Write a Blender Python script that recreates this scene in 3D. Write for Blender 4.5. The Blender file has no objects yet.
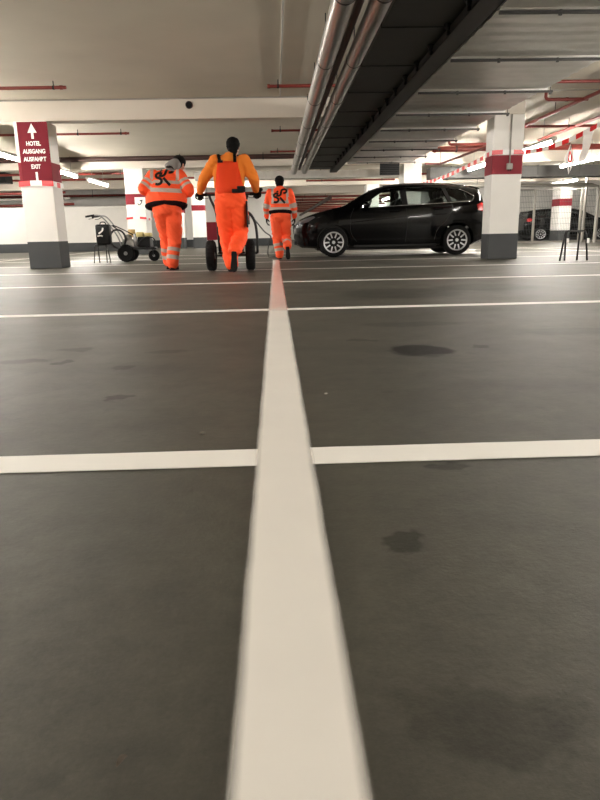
import bpy, bmesh, math, random
from mathutils import Vector, Matrix, noise
from mathutils.bvhtree import BVHTree
random.seed(7)
V = Vector
S = bpy.context.scene
COL = S.collection
PI = math.pi

# ------------------------------------------------------------------ helpers
def tag(o, label=None, cat=None, group=None, kind=None):
    if label: o['label'] = label
    if cat: o['category'] = cat
    if group: o['group'] = group
    if kind: o['kind'] = kind
    return o

def empty(name, loc=(0, 0, 0), rz=0, label=None, cat=None, group=None):
    o = bpy.data.objects.new(name, None)
    COL.objects.link(o)
    o.location = loc
    o.rotation_euler = (0, 0, rz)
    o.empty_display_size = .1
    return tag(o, label, cat, group)

def obj(name, bm, mats, parent=None, smooth=False, recalc=True):
    if recalc:
        bmesh.ops.recalc_face_normals(bm, faces=bm.faces)
    me = bpy.data.meshes.new(name)
    bm.to_mesh(me)
    bm.free()
    if not isinstance(mats, (list, tuple)):
        mats = [mats]
    for m in mats:
        me.materials.append(m)
    if smooth:
        for p in me.polygons:
            p.use_smooth = True
        if smooth == 'auto':
            try:
                me.set_sharp_from_angle(angle=math.radians(38))
            except Exception:
                pass
    o = bpy.data.objects.new(name, me)
    COL.objects.link(o)
    if parent: o.parent = parent
    return o

def copy_tree(o, parent=None):
    c = o.copy()
    COL.objects.link(c)
    if parent: c.parent = parent
    for ch in list(o.children):
        copy_tree(ch, c)
    return c

def NB():
    return bmesh.new()

def box(bm, lo, hi, bev=0, mi=0):
    lo, hi = V(lo), V(hi)
    vs = [bm.verts.new((x, y, z)) for x in (lo.x, hi.x) for y in (lo.y, hi.y) for z in (lo.z, hi.z)]
    fs = []
    for f in ((0, 1, 3, 2), (4, 6, 7, 5), (0, 4, 5, 1), (2, 3, 7, 6), (0, 2, 6, 4), (1, 5, 7, 3)):
        fc = bm.faces.new([vs[i] for i in f])
        fc.material_index = mi
        fs.append(fc)
    if bev:
        es = list({e for f in fs for e in f.edges})
        bmesh.ops.bevel(bm, geom=es, offset=bev, segments=2, affect='EDGES', profile=.5)
    return bm

def frame_of(t):
    t = t.normalized()
    up = V((0, 0, 1)) if abs(t.z) < .95 else V((0, 1, 0))
    a = t.cross(up).normalized()
    return a, a.cross(t).normalized()

def rings_to_faces(bm, rings, caps=True, mi=0, close=False):
    n = len(rings[0])
    prs = list(zip(rings, rings[1:])) + ([(rings[-1], rings[0])] if close else [])
    for r0, r1 in prs:
        for i in range(n):
            f = bm.faces.new((r0[i], r0[(i + 1) % n], r1[(i + 1) % n], r1[i]))
            f.material_index = mi
    if caps and not close:
        bm.faces.new(rings[0][::-1]).material_index = mi
        bm.faces.new(rings[-1]).material_index = mi

def tube(bm, pts, r, n=12, mi=0, close=False):
    pts = [V(p) for p in pts]
    rs = r if isinstance(r, (list, tuple)) else [r] * len(pts)
    rings = []
    a = None
    m = len(pts)
    for i, p in enumerate(pts):
        if close:
            t = (pts[(i + 1) % m] - pts[i - 1]).normalized()
        else:
            t = (pts[min(i + 1, m - 1)] - pts[max(i - 1, 0)]).normalized()
        if a is None:
            a, b = frame_of(t)
        else:
            a = (a - t * a.dot(t))
            a = a.normalized() if a.length > 1e-5 else frame_of(t)[0]
            b = a.cross(t).normalized()
        rings.append([bm.verts.new(p + (a * math.cos(2 * PI * k / n) + b * math.sin(2 * PI * k / n)) * rs[i]) for k in range(n)])
    rings_to_faces(bm, rings, mi=mi, close=close)
    return bm

def arc_pts(c, r, a0, a1, n, plane='xz'):
    out = []
    for i in range(n + 1):
        a = a0 + (a1 - a0) * i / n
        u, v = r * math.cos(a), r * math.sin(a)
        c_ = V(c)
        out.append(c_ + (V((u, 0, v)) if plane == 'xz' else V((0, u, v)) if plane == 'yz' else V((u, v, 0))))
    return out

def smooth_pts(pts, k=6):
    pts = [V(p) for p in pts]
    out = []
    for i in range(len(pts) - 1):
        p0 = pts[max(i - 1, 0)]; p1 = pts[i]; p2 = pts[i + 1]; p3 = pts[min(i + 2, len(pts) - 1)]
        for j in range(k):
            t = j / k
            out.append(.5 * ((2 * p1) + (p2 - p0) * t + (2 * p0 - 5 * p1 + 4 * p2 - p3) * t * t + (3 * p1 - p0 - 3 * p2 + p3) * t ** 3))
    out.append(pts[-1])
    return out

def lathe(bm, c, axis, prof, n=24, mi=0):
    """prof: list of (r, h) along axis from c"""
    c = V(c); ax = V(axis).normalized()
    a, b = frame_of(ax)
    rings = []
    for r, h in prof:
        rings.append([bm.verts.new(c + ax * h + (a * math.cos(2 * PI * k / n) + b * math.sin(2 * PI * k / n)) * max(r, 1e-4)) for k in range(n)])
    rings_to_faces(bm, rings, mi=mi)
    return bm

def prism(bm, poly, d0, d1, plane='xz', mi=0):
    def P(u, v, d):
        return (u, d, v) if plane == 'xz' else (d, u, v) if plane == 'yz' else (u, v, d)
    a = [bm.verts.new(P(u, v, d0)) for u, v in poly]
    b = [bm.verts.new(P(u, v, d1)) for u, v in poly]
    n = len(poly)
    bm.faces.new(a).material_index = mi
    bm.faces.new(b[::-1]).material_index = mi
    for i in range(n):
        bm.faces.new((a[i], b[i], b[(i + 1) % n], a[(i + 1) % n])).material_index = mi
    return bm

def ellipsoid(bm, c, r, rot=None, u=16, v=10, mi=0):
    M = Matrix.Translation(V(c)) @ (rot.to_4x4() if rot else Matrix.Identity(4)) @ Matrix.Diagonal((r[0], r[1], r[2], 1))
    g = bmesh.ops.create_uvsphere(bm, u_segments=u, v_segments=v, radius=1, matrix=M)
    for vv in g['verts']:
        for f in vv.link_faces:
            f.material_index = mi
    return bm

# ------------------------------------------------------------------ materials
def lin(c):
    return tuple((x / 12.92 if x <= .04045 else ((x + .055) / 1.055) ** 2.4) for x in [k / 255 for k in c])

def mat(name, rgb, rough=.6, metal=0, spec=.5, var=0, vscale=8, bump=0, bscale=40, coat=0, stretch=None, linear=False):
    m = bpy.data.materials.new(name)
    m.use_nodes = True
    nt = m.node_tree
    b = nt.nodes['Principled BSDF']
    col = rgb if linear else lin(rgb)
    b.inputs['Base Color'].default_value = (*col, 1)
    b.inputs['Roughness'].default_value = rough
    b.inputs['Metallic'].default_value = metal
    b.inputs['Specular IOR Level'].default_value = spec
    b.inputs['Coat Weight'].default_value = coat
    b.inputs['Coat Roughness'].default_value = .05
    if var or bump:
        tc = nt.nodes.new('ShaderNodeTexCoord')
        mp = nt.nodes.new('ShaderNodeMapping')
        if stretch: mp.inputs['Scale'].default_value = stretch
        nt.links.new(tc.outputs['Object'], mp.inputs['Vector'])
    if var:
        nz = nt.nodes.new('ShaderNodeTexNoise')
        nz.inputs['Scale'].default_value = vscale
        nz.inputs['Detail'].default_value = 6
        nt.links.new(mp.outputs[0], nz.inputs['Vector'])
        mr = nt.nodes.new('ShaderNodeMapRange')
        mr.inputs['From Min'].default_value = .3; mr.inputs['From Max'].default_value = .7
        mr.inputs['To Min'].default_value = 1 - var; mr.inputs['To Max'].default_value = 1 + var
        nt.links.new(nz.outputs['Fac'], mr.inputs['Value'])
        mx = nt.nodes.new('ShaderNodeVectorMath'); mx.operation = 'SCALE'
        mx.inputs[0].default_value = col
        nt.links.new(mr.outputs[0], mx.inputs['Scale'])
        nt.links.new(mx.outputs[0], b.inputs['Base Color'])
    if bump:
        n2 = nt.nodes.new('ShaderNodeTexNoise')
        n2.inputs['Scale'].default_value = bscale
        n2.inputs['Detail'].default_value = 4
        nt.links.new(mp.outputs[0], n2.inputs['Vector'])
        bp = nt.nodes.new('ShaderNodeBump')
        bp.inputs['Strength'].default_value = bump
        bp.inputs['Distance'].default_value = .01
        nt.links.new(n2.outputs['Fac'], bp.inputs['Height'])
        nt.links.new(bp.outputs[0], b.inputs['Normal'])
    return m

def emis(name, rgb, strength):
    m = bpy.data.materials.new(name)
    m.use_nodes = True
    b = m.node_tree.nodes['Principled BSDF']
    b.inputs['Base Color'].default_value = (.8, .8, .8, 1)
    b.inputs['Emission Color'].default_value = (*rgb, 1)
    b.inputs['Emission Strength'].default_value = strength
    return m

M = {}
M['ceil'] = mat('ceiling_paint', (200, 192, 175), .8, var=.04, vscale=1.3, bump=.12, bscale=60)
M['beam'] = mat('beam_paint', (206, 197, 184), .8, var=.03, vscale=2, bump=.1, bscale=60)
M['white'] = mat('white_wall_paint', (228, 225, 219), .65, var=.025, vscale=3, bump=.05, bscale=50)
M['darkgrey'] = mat('dark_grey_plinth_paint', (66, 68, 69), .6, spec=.25, var=.05, vscale=6)
M['winered'] = mat('wine_red_paint', (112, 16, 32), .6, spec=.2, var=.04, vscale=5)
M['bandred'] = mat('red_band_paint', (128, 30, 42), .6, spec=.25, var=.04, vscale=5)
M['signwhite'] = mat('sign_lettering_white', (235, 232, 226), .5)
M['tapered'] = mat('barrier_tape_red', (215, 40, 45), .35)
M['tapewhite'] = mat('barrier_tape_white', (238, 234, 230), .35)
M['pipered'] = mat('red_pipe_paint', (118, 42, 34), .45, var=.08, vscale=9)
M['pipedark'] = mat('dark_brown_pipe', (58, 34, 30), .5, var=.1, vscale=9)
M['foil'] = mat('silver_pipe_jacket', (176, 173, 168), .3, metal=.95, var=.04, vscale=14, bump=.06, bscale=18)
M['galv'] = mat('galvanised_sheet', (212, 210, 205), .3, metal=.5, var=.06, vscale=6, bump=.06, bscale=30)
M['galvshade'] = mat('shaded_galvanised', (64, 63, 61), .55, metal=.4, spec=.3, var=.06, vscale=5)  # darkened copy of the galvanised sheet, shade put into the colour
M['tray'] = mat('cable_tray_metal', (60, 58, 56), .5, metal=.5, var=.08, vscale=8)
M['steel'] = mat('steel', (150, 150, 150), .35, metal=.9)
M['black'] = mat('black_plastic', (16, 16, 17), .5, spec=.2)
M['blackmetal'] = mat('black_metal', (26, 26, 27), .4, metal=.3)
M['rubber'] = mat('tyre_rubber', (20, 20, 20), .8, spec=.2, bump=.2, bscale=60)
M['conduit'] = mat('grey_conduit', (150, 146, 138), .5)
M['lamp'] = emis('fluorescent_tube', (1, .945, .87), 310)
M['lamphouse'] = mat('lamp_housing', (220, 220, 215), .5)

def floor_mat():
    m = bpy.data.materials.new('floor_concrete')
    m.use_nodes = True
    nt = m.node_tree
    N = nt.nodes.new; L = nt.links.new
    b = nt.nodes['Principled BSDF']
    tc = N('ShaderNodeTexCoord')
    def nz(scale, detail=6, rough=.6, vec=None):
        n = N('ShaderNodeTexNoise'); n.inputs['Scale'].default_value = scale
        n.inputs['Detail'].default_value = detail; n.inputs['Roughness'].default_value = rough
        L(vec or tc.outputs['Object'], n.inputs['Vector'])
        return n
    def mr(src, a, bb, c, d, typ='LINEAR'):
        n = N('ShaderNodeMapRange'); n.interpolation_type = typ
        for k, v in zip(('From Min', 'From Max', 'To Min', 'To Max'), (a, bb, c, d)):
            n.inputs[k].default_value = v
        L(src, n.inputs['Value']); return n.outputs[0]
    def math_(op, a, bb):
        n = N('ShaderNodeMath'); n.operation = op
        for i, x in enumerate((a, bb)):
            if isinstance(x, (int, float)): n.inputs[i].default_value = x
            else: L(x, n.inputs[i])
        return n.outputs[0]
    big = mr(nz(.9, 6).outputs['Fac'], .35, .65, .8, 1.2)
    mid = mr(nz(4.2, 9, .75).outputs['Fac'], .32, .68, .78, 1.2)
    fine = mr(nz(160, 3).outputs['Fac'], .3, .7, .9, 1.1)
    mot = mr(nz(15, 9, .8).outputs['Fac'], .36, .64, .8, 1.18)
    blot = mr(nz(7, 3, .5).outputs['Fac'], .66, .72, 1, .72, 'SMOOTHSTEP')
    fac = math_('MULTIPLY', math_('MULTIPLY', math_('MULTIPLY', big, mid), math_('MULTIPLY', mot, blot)), fine)
    # smooth dark rubbed smears, stretched across the bays
    mp = N('ShaderNodeMapping'); mp.inputs['Scale'].default_value = (.5, 1.6, 1)
    L(tc.outputs['Object'], mp.inputs['Vector'])
    sm = mr(nz(1.7, 4, .5, mp.outputs[0]).outputs['Fac'], .56, .68, 1, .8, 'SMOOTHSTEP')
    fac = math_('MULTIPLY', fac, sm)
    # stains, drips and tyre marks: centre x, y, half sizes, depth
    dist = nz(9, 3)
    dv = N('ShaderNodeVectorMath'); dv.operation = 'MULTIPLY_ADD'
    L(dist.outputs['Color'], dv.inputs[0]); dv.inputs[1].default_value = (.12, .16, 0)
    L(tc.outputs['Object'], dv.inputs[2])
    off = N('ShaderNodeVectorMath'); off.operation = 'SUBTRACT'
    L(dv.outputs[0], off.inputs[0]); off.inputs[1].default_value = (.06, .08, 0)
    stains = [(.612, 2.775, .135, .15, .25), (.389, 3.087, .06, .05, .7), (.46, 3.06, .03, .03, .75), (.89, 2.82, .04, .05, .65),
              (.36, 1.33, .045, .035, .6), (.203, .985, .035, .03, .62), (-.529, 2.047, .05, .03, .6), (-1.083, 2.74, .12, .06, .68),
              (-.943, 3.02, .1, .06, .7), (-.90, 2.70, .035, .035, .6), (1.05, 5.5, .55, .5, .72), (1.9, 5.9, .5, .4, .8), (.22, .57, .1, .06, .86),
              (-.62, 2.55, .05, .05, .75), (-.5, 2.9, .1, .05, .8), (.75, 3.6, .3, .1, .85), (-1.6, 5.6, .7, .3, .85), (1.5, 3.2, .25, .12, .85)]
    sf = 1.0
    for (x, y, a, c, k) in stains:
        s = N('ShaderNodeVectorMath'); s.operation = 'SUBTRACT'
        L(off.outputs[0], s.inputs[0]); s.inputs[1].default_value = (x, y, 0)
        q = N('ShaderNodeVectorMath'); q.operation = 'MULTIPLY'
        L(s.outputs[0], q.inputs[0]); q.inputs[1].default_value = (1 / a, 1 / c, 0)
        ln = N('ShaderNodeVectorMath'); ln.operation = 'LENGTH'
        L(q.outputs[0], ln.inputs[0])
        one = mr(ln.outputs['Value'], .75, 1.15, k * .85, 1, 'SMOOTHSTEP')
        fac = math_('MULTIPLY', fac, one)
        sf = math_('MULTIPLY', one, sf)
    sc = N('ShaderNodeVectorMath'); sc.operation = 'SCALE'
    sc.inputs[0].default_value = (.055, .051, .0375)
    L(fac, sc.inputs['Scale'])
    L(sc.outputs[0], b.inputs['Base Color'])
    L(mr(nz(2.2, 6).outputs['Fac'], .3, .7, .47, .54), b.inputs['Roughness'])
    L(math_('MULTIPLY', sf, .40), b.inputs['Specular IOR Level'])
    bp = N('ShaderNodeBump'); bp.inputs['Strength'].default_value = .25; bp.inputs['Distance'].default_value = .004
    L(nz(70, 6, .7).outputs['Fac'], bp.inputs['Height'])
    L(bp.outputs[0], b.inputs['Normal'])
    return m

def paint_mat(name, rgb, half, soft, rough, wet=None, axis='X'):
    """floor paint whose sprayed rim breaks up into dust; axis is the one across the line (object coords)"""
    m = bpy.data.materials.new(name)
    m.use_nodes = True
    nt = m.node_tree
    N = nt.nodes.new; L = nt.links.new
    b = nt.nodes['Principled BSDF']
    tc = N('ShaderNodeTexCoord')
    sp = N('ShaderNodeSeparateXYZ'); L(tc.outputs['Object'], sp.inputs[0])
    ab = N('ShaderNodeMath'); ab.operation = 'ABSOLUTE'; L(sp.outputs[axis], ab.inputs[0])
    wob = N('ShaderNodeTexNoise'); wob.inputs['Scale'].default_value = 6; L(tc.outputs['Object'], wob.inputs['Vector'])
    w2 = N('ShaderNodeMath'); w2.operation = 'MULTIPLY_ADD'; L(wob.outputs['Fac'], w2.inputs[0]); w2.inputs[1].default_value = .006; L(ab.outputs[0], w2.inputs[2])
    mr = N('ShaderNodeMapRange'); mr.interpolation_type = 'SMOOTHSTEP'
    mr.inputs['From Min'].default_value = half - soft * .25; mr.inputs['From Max'].default_value = half + soft
    mr.inputs['To Min'].default_value = 1.12; mr.inputs['To Max'].default_value = -.12
    L(w2.outputs[0], mr.inputs['Value'])
    dust = N('ShaderNodeTexNoise'); dust.inputs['Scale'].default_value = 900; dust.inputs['Detail'].default_value = 1
    L(tc.outputs['Object'], dust.inputs['Vector'])
    ad = N('ShaderNodeMath'); ad.operation = 'MULTIPLY_ADD'; L(dust.outputs['Fac'], ad.inputs[0]); ad.inputs[1].default_value = .5
    s0 = N('ShaderNodeMath'); s0.operation = 'SUBTRACT'; L(mr.outputs[0], s0.inputs[0]); s0.inputs[1].default_value = .25
    L(s0.outputs[0], ad.inputs[2])
    cl = N('ShaderNodeClamp'); L(ad.outputs[0], cl.inputs[0])
    L(cl.outputs[0], b.inputs['Alpha'])
    nz = N('ShaderNodeTexNoise'); nz.inputs['Scale'].default_value = 5; nz.inputs['Detail'].default_value = 6
    L(tc.outputs['Object'], nz.inputs['Vector'])
    v = N('ShaderNodeMapRange'); v.inputs['To Min'].default_value = .93; v.inputs['To Max'].default_value = 1.05
    L(nz.outputs['Fac'], v.inputs['Value'])
    sc = N('ShaderNodeVectorMath'); sc.operation = 'SCALE'; sc.inputs[0].default_value = lin(rgb)
    L(v.outputs[0], sc.inputs['Scale']); L(sc.outputs[0], b.inputs['Base Color'])
    b.inputs['Roughness'].default_value = rough
    if wet:
        w = N('ShaderNodeMapRange'); w.interpolation_type = 'SMOOTHSTEP'
        w.inputs['From Min'].default_value = wet[0]; w.inputs['From Max'].default_value = wet[1]
        w.inputs['To Min'].default_value = rough; w.inputs['To Max'].default_value = wet[2]
        L(sp.outputs['Y'], w.inputs['Value']); L(w.outputs[0], b.inputs['Roughness'])
    return m

M['floor'] = floor_mat()

# ------------------------------------------------------------------ setting
CZ = 2.71          # ceiling height
XW, Y0, Y1 = 17.0, -6.0, 31.0
def struct(name, bm, m, label=None, parent=None, smooth=False):
    o = obj(name, bm, m, parent, smooth)
    if parent is None:
        o['kind'] = 'structure'
    if label: o['label'] = label
    return o

Y2 = 62.0
struct('floor', box(NB(), (-XW, Y0, -.2), (XW, Y2, 0)), M['floor'], 'dark grey brown concrete parking deck floor with stains')
struct('ceiling', box(NB(), (-XW, Y0, CZ), (XW, Y2, CZ + .2)), M['ceil'], 'off white painted concrete garage ceiling')
struct('wall_left', box(NB(), (-XW - .2, Y0, 0), (-XW, Y1, CZ)), M['white'])
struct('wall_right', box(NB(), (XW, Y0, 0), (XW + .2, Y1, CZ)), M['white'])
struct('wall_front', box(NB(), (-XW, Y0 - .2, 0), (XW, Y0, CZ)), M['white'])
bm = NB(); box(bm, (-XW, Y1, 0), (.35, Y1 + .2, CZ)); struct('wall_back', bm, M['white'], 'white wall at the far end of the garage, left of the opening')
bm = NB(); box(bm, (7.2, Y1, 0), (XW, Y1 + .2, CZ)); struct('wall_back', bm, M['white'], 'white wall at the far end of the garage, behind the fence')
struct('wall_bay_left', box(NB(), (.15, Y1 + .2, 0), (.35, Y2, CZ)), M['white'])
struct('wall_bay_right', box(NB(), (7.2, Y1 + .2, 0), (7.4, Y2, CZ)), M['white'])
struct('wall_bay_end', box(NB(), (.35, Y2 - .2, 0), (7.2, Y2, CZ)), M['white'])
for k in range(9):
    o = obj('ceiling_beam', box(NB(), (.35, 32.5 + 3.2 * k, 2.36), (7.2, 32.9 + 3.2 * k, CZ)), M['beam']); o['kind'] = 'structure'
struct('baseboard_back', box(NB(), (-XW, Y1 - .015, 0), (.35, Y1, .34)), M['darkgrey'], 'dark grey painted base of the far end wall')
struct('baseboard_back', box(NB(), (7.2, Y1 - .015, 0), (XW, Y1, .34)), M['darkgrey'])
pw = struct('wall_ramp', box(NB(), (-15, 26, 0), (-5.4, 26.2, 1.66)), M['white'], 'low white wall behind the sign column')
struct('baseboard_ramp', box(NB(), (-15, 25.985, 0), (-5.4, 26, .33)), M['darkgrey'])

for i, (by, bx1) in enumerate(((11.67, 4.25), (19.6, XW), (27.55, XW))):
    bm = NB()
    box(bm, (-XW, by, 2.385), (bx1, by + .3, CZ), .008)
    o = obj('ceiling_beam', bm, M['beam'])
    o['kind'] = 'structure'
    o['label'] = ['white concrete ceiling beam nearest the viewer, resting on the sign column', 'white ceiling beam over the second row of columns', 'white ceiling beam over the farthest row of columns'][i]
# drain hole in the near beam, a short sleeve; a black disc paints the shade inside
t = empty('beam_sleeve', (-1.377, 11.664, 2.597), label='round pipe sleeve with its dark hole painted black, set in the face of the near ceiling beam', cat='pipe sleeve')
bm = NB(); lathe(bm, (0, 0, 0), (0, -1, 0), [(.045, -.004), (.06, -.004), (.06, .008), (.048, .008), (.045, -.003)], 24); obj('rim', bm, M['pipedark'], t, True)
bm = NB(); lathe(bm, (0, .0, 0), (0, -1, 0), [(.046, -.003), (.046, .003)], 24); obj('dark_inside', bm, M['black'], t)

def column(x0, y, base=.44, band=(1.42, 1.74), label=None, w=.51, d=.82, ring_tape=None):
    c = struct('column', box(NB(), (x0, y, 0), (x0 + w, y + d, 2.386), .012), M['white'], label)
    e = .003
    bm = NB(); box(bm, (x0 - e, y - e, 0), (x0 + w + e, y + d + e, base), .012)
    obj('plinth_paint', bm, M['darkgrey'], c)
    if band:
        bm = NB(); box(bm, (x0 - e, y - e, band[0]), (x0 + w + e, y + d + e, band[1]), .012)
        obj('red_band', bm, M['bandred'], c)
    return c

def text_mesh(name, s, size, loc, m, parent, off=.006, rot=(PI / 2, 0, 0), sx=1.0):
    cu = bpy.data.curves.new(name, 'FONT')
    cu.body = s; cu.align_x = 'CENTER'; cu.size = size; cu.extrude = .001; cu.offset = off
    to = bpy.data.objects.new(name + '_tmp', cu); COL.objects.link(to)
    dg = bpy.context.evaluated_depsgraph_get()
    me = bpy.data.meshes.new_from_object(to.evaluated_get(dg))
    bpy.data.objects.remove(to)
    o = bpy.data.objects.new(name, me); COL.objects.link(o)
    me.materials.clear(); me.materials.append(m)
    o.location = loc; o.rotation_euler = rot; o.scale = (sx, 1, 1); o.parent = parent
    return o

CYL = 11.67
sign_col = column(-4.28, CYL, .46, (1.44, 1.75), 'white column with a wine red exit sign painted on its front', w=.54, d=.5)
bm = NB(); box(bm, (-4.225, CYL - .008, 1.43), (-3.728, CYL, 2.375))
sp = obj('sign_panel', bm, M['winered'], sign_col); sp['label'] = 'wine red sign face with white arrow and lettering'
cxs = -3.985
for s, z in (('HOTEL', 2.008), ('AUSGANG', 1.885), ('AUSFAHRT', 1.763), ('EXIT', 1.645)):
    text_mesh('lettering', s, .092, (cxs, CYL - .0095, z), M['signwhite'], sp, off=.0035, sx={'AUSGANG': .84, 'AUSFAHRT': .82}.get(s, .82))
bm = NB()
prism(bm, [(cxs - .075, 2.205), (cxs, 2.35), (cxs + .075, 2.205), (cxs + .02, 2.205), (cxs + .02, 2.112), (cxs - .02, 2.112), (cxs - .02, 2.205)], CYL - .0105, CYL - .008)
obj('arrow', bm, M['signwhite'], sp)
bm = NB(); box(bm, (cxs - .018, CYL - .0105, 1.45), (cxs + .018, CYL - .008, 1.59)); obj('arrow_stroke', bm, M['signwhite'], sp)

right_col = column(3.735, CYL, .44, (1.42, 1.74), 'white column with red band beside the rear of the parked black car', w=.525, d=.4)
column(-4.27, 19.6, .44, (1.40, 1.70), 'white column with red band in the second row behind the left worker', w=.54)
column(3.72, 19.6, .44, None, 'white column rising behind the parked black car')
column(-4.27, 27.55, .44, (1.42, 1.74), 'far white column seen between the left and middle workers')
column(11.72, 27.55, .44, (1.40, 1.70), 'white column with red band behind the wire fence')
column(3.72, 27.55, .44, None, None)

# far door and bay between the workers
dr = struct('door_1', box(NB(), (-3.45, Y1 - .05, 0), (-2.55, Y1, 2.05)), M['white'], 'far door with dark red lower panel between the left and middle workers')
bm = NB(); box(bm, (-3.4, Y1 - .06, .3), (-2.6, Y1 - .05, 1.1)); obj('door_panel', bm, M['bandred'], dr)
bm = NB()
for bx in ((-3.53, -3.45), (-2.55, -2.47)): box(bm, (bx[0], Y1 - .07, 0), (bx[1], Y1, 2.13))
box(bm, (-3.53, Y1 - .07, 2.05), (-2.47, Y1, 2.13))
obj('door_frame', bm, M['white'], dr)
bm = NB(); box(bm, (-2.68, Y1 - .1, 1.0), (-2.62, Y1 - .05, 1.04)); obj('handle', bm, M['steel'], dr)
# a slim pier with red band beside it
pr = struct('wall_pier', box(NB(), (-3.43, 27.9, 0), (-2.9, 28.3, 2.386), .01), M['white'], 'slim white pier with red band beside the far red door')
bm = NB(); box(bm, (-3.433, 27.897, 0), (-2.897, 28.303, .44)); obj('plinth_paint', bm, M['darkgrey'], pr)
bm = NB(); box(bm, (-3.433, 27.897, 1.5), (-2.897, 28.303, 1.72)); obj('red_band', bm, M['bandred'], pr)

# ------------------------------------------------------------------ floor lines
def floor_line(name, loc, sx, sy, m, label):
    bm = NB(); box(bm, (-sx, -sy, 0), (sx, sy, .0012))
    o = obj(name, bm, m); o.location = loc
    tag(o, label, kind='structure')
    return o
M['linewhite'] = paint_mat('white_line_paint', (236, 232, 224), .059, .004, .55, axis='Y')
M['centre'] = paint_mat('fresh_line_paint', (226, 221, 212), 0.0555, .021, .5, wet=(-2.6, -1.6, .16), axis='X')
names = ['nearest white cross line, broad in the foreground', 'second white cross line from the viewer', 'third white cross line from the viewer',
         'fourth white cross line, below the sign column', 'fifth white cross line, just before the car', 'sixth white cross line, beyond the car', 'seventh white cross line, far behind']
for i, y in enumerate((1.428, 4.47, 7.12, 9.72, 12.4, 15.1, 17.8)):
    o = floor_line('floor_line', (0, y, .0005), 14, .075, M['linewhite'], names[i])
    o.rotation_euler.z = (-.0055, .025, -.007, -.02, 0, 0, 0)[i] * .6
o = floor_line('floor_line', (-.0035, 6.4, .0016), .10, 7.0, M['centre'], 'freshly sprayed long white line running away under the workers'); o.rotation_euler.z = .0018
for i, (x, y, l) in enumerate(((-6.6, 21.5, 'white bay line on the floor far left'), (7.0, 15, 'white bay line right of the column'))):
    bm = NB(); box(bm, (-.06, -6, 0), (.06, 6, .0012))
    o = obj('floor_line', bm, mat('old_line_%s' % i, (205, 200, 190), .6)); o.location = (x, y, .0004); tag(o, l, kind='structure')

# ------------------------------------------------------------------ light fittings
def make_light():
    t = empty('fluorescent_light')
    bm = NB(); box(bm, (-.06, -1.2, .035), (.06, 1.2, .09), .006); obj('housing', bm, M['lamphouse'], t)
    for s in (-.6, .6):
        bm = NB(); tube(bm, [(0, s - .56, 0), (0, s + .56, 0)], .03, 12); obj('tube', bm, M['lamp'], t, True)
    for s0, s1 in ((-1.2, -1.16), (-.04, .04), (1.16, 1.2)):
        bm = NB(); box(bm, (-.03, s0, -.03), (.03, s1, .04)); obj('lamp_socket', bm, M['lamphouse'], t)
    for s in (-.65, .7):
        bm = NB(); tube(bm, [(0, s, .09), (0, s, CZ - 2.2)], .006, 8); obj('hanger', bm, M['steel'], t)
    return t
lights = []
LZ = 2.2
RY = [-2.85, .7, 4.3, 7.9, 15.0, 18.6, 22.1]
LY = [-2.85, .7, 4.3, 7.9, 11.4, 15.0, 18.6, 22.1]
vis = {(-5.65, 15.0): 'fluorescent light glaring at the frame edge left of the sign column', (-5.65, 18.6): 'nearer of two fluorescent lights right of the sign column',
       (-5.65, 22.1): 'farther of two fluorescent lights right of the sign column', (5.65, 15.0): 'large bright fluorescent light right of the red banded column',
       (5.65, 18.6): 'fluorescent light showing just left of the red banded right column', (5.65, 22.1): 'fluorescent light shining above the rear of the black car',
       (8.15, 18.1): 'fluorescent light hanging by the barrier tape at right', (11, 25.6): 'small far fluorescent light before the fence column'}
proto = make_light()
first = True
for X, ys in ((-5.65, LY), (5.65, RY), (8.15, [18.1]), (11, [25.6]), (-12.5, [11.4, 18.6]), (12.5, [7.9, 15.0]), (-11.5, [25.0]), (-1.6, [26.5]), (5.65, [26.5]), (5.9, [36.0, 45.6, 55.2])):
    for y in ys:
        o = proto if first else copy_tree(proto); first = False
        o.location = (X, y, LZ)
        lb = vis.get((X, y)) or None
        if lb: tag(o, lb, 'light', 'fluorescent ceiling lights')
        elif X == -1.6: tag(o, 'far fluorescent light over the red door', 'light', 'fluorescent ceiling lights')
        elif X == -11.5: tag(o, 'fluorescent light above the low white wall behind the sign column', 'light', 'fluorescent ceiling lights')
        elif X == -7.2: tag(o, 'far fluorescent light low beyond the two left lights', 'light', 'fluorescent ceiling lights')
        elif (X, y) == (5.65, 26.5): tag(o, 'farthest fluorescent light behind the roof of the black car', 'light', 'fluorescent ceiling lights')
        elif X == 5.9: tag(o, 'fluorescent light in the deep bay hidden behind the black car', 'light', 'fluorescent lights of the deep bay')
        else: tag(o, 'fluorescent ceiling light at the side of the hall, out of view', 'light', 'fluorescent lights out of view')

# ------------------------------------------------------------------ pipes, ducts, tray
def hanger(bm, x, y, z):
    tube(bm, [(x, y, z), (x, y, CZ)], .007, 6)
    box(bm, (x - .02, y - .02, CZ - .012), (x + .02, y + .02, CZ))

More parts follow.
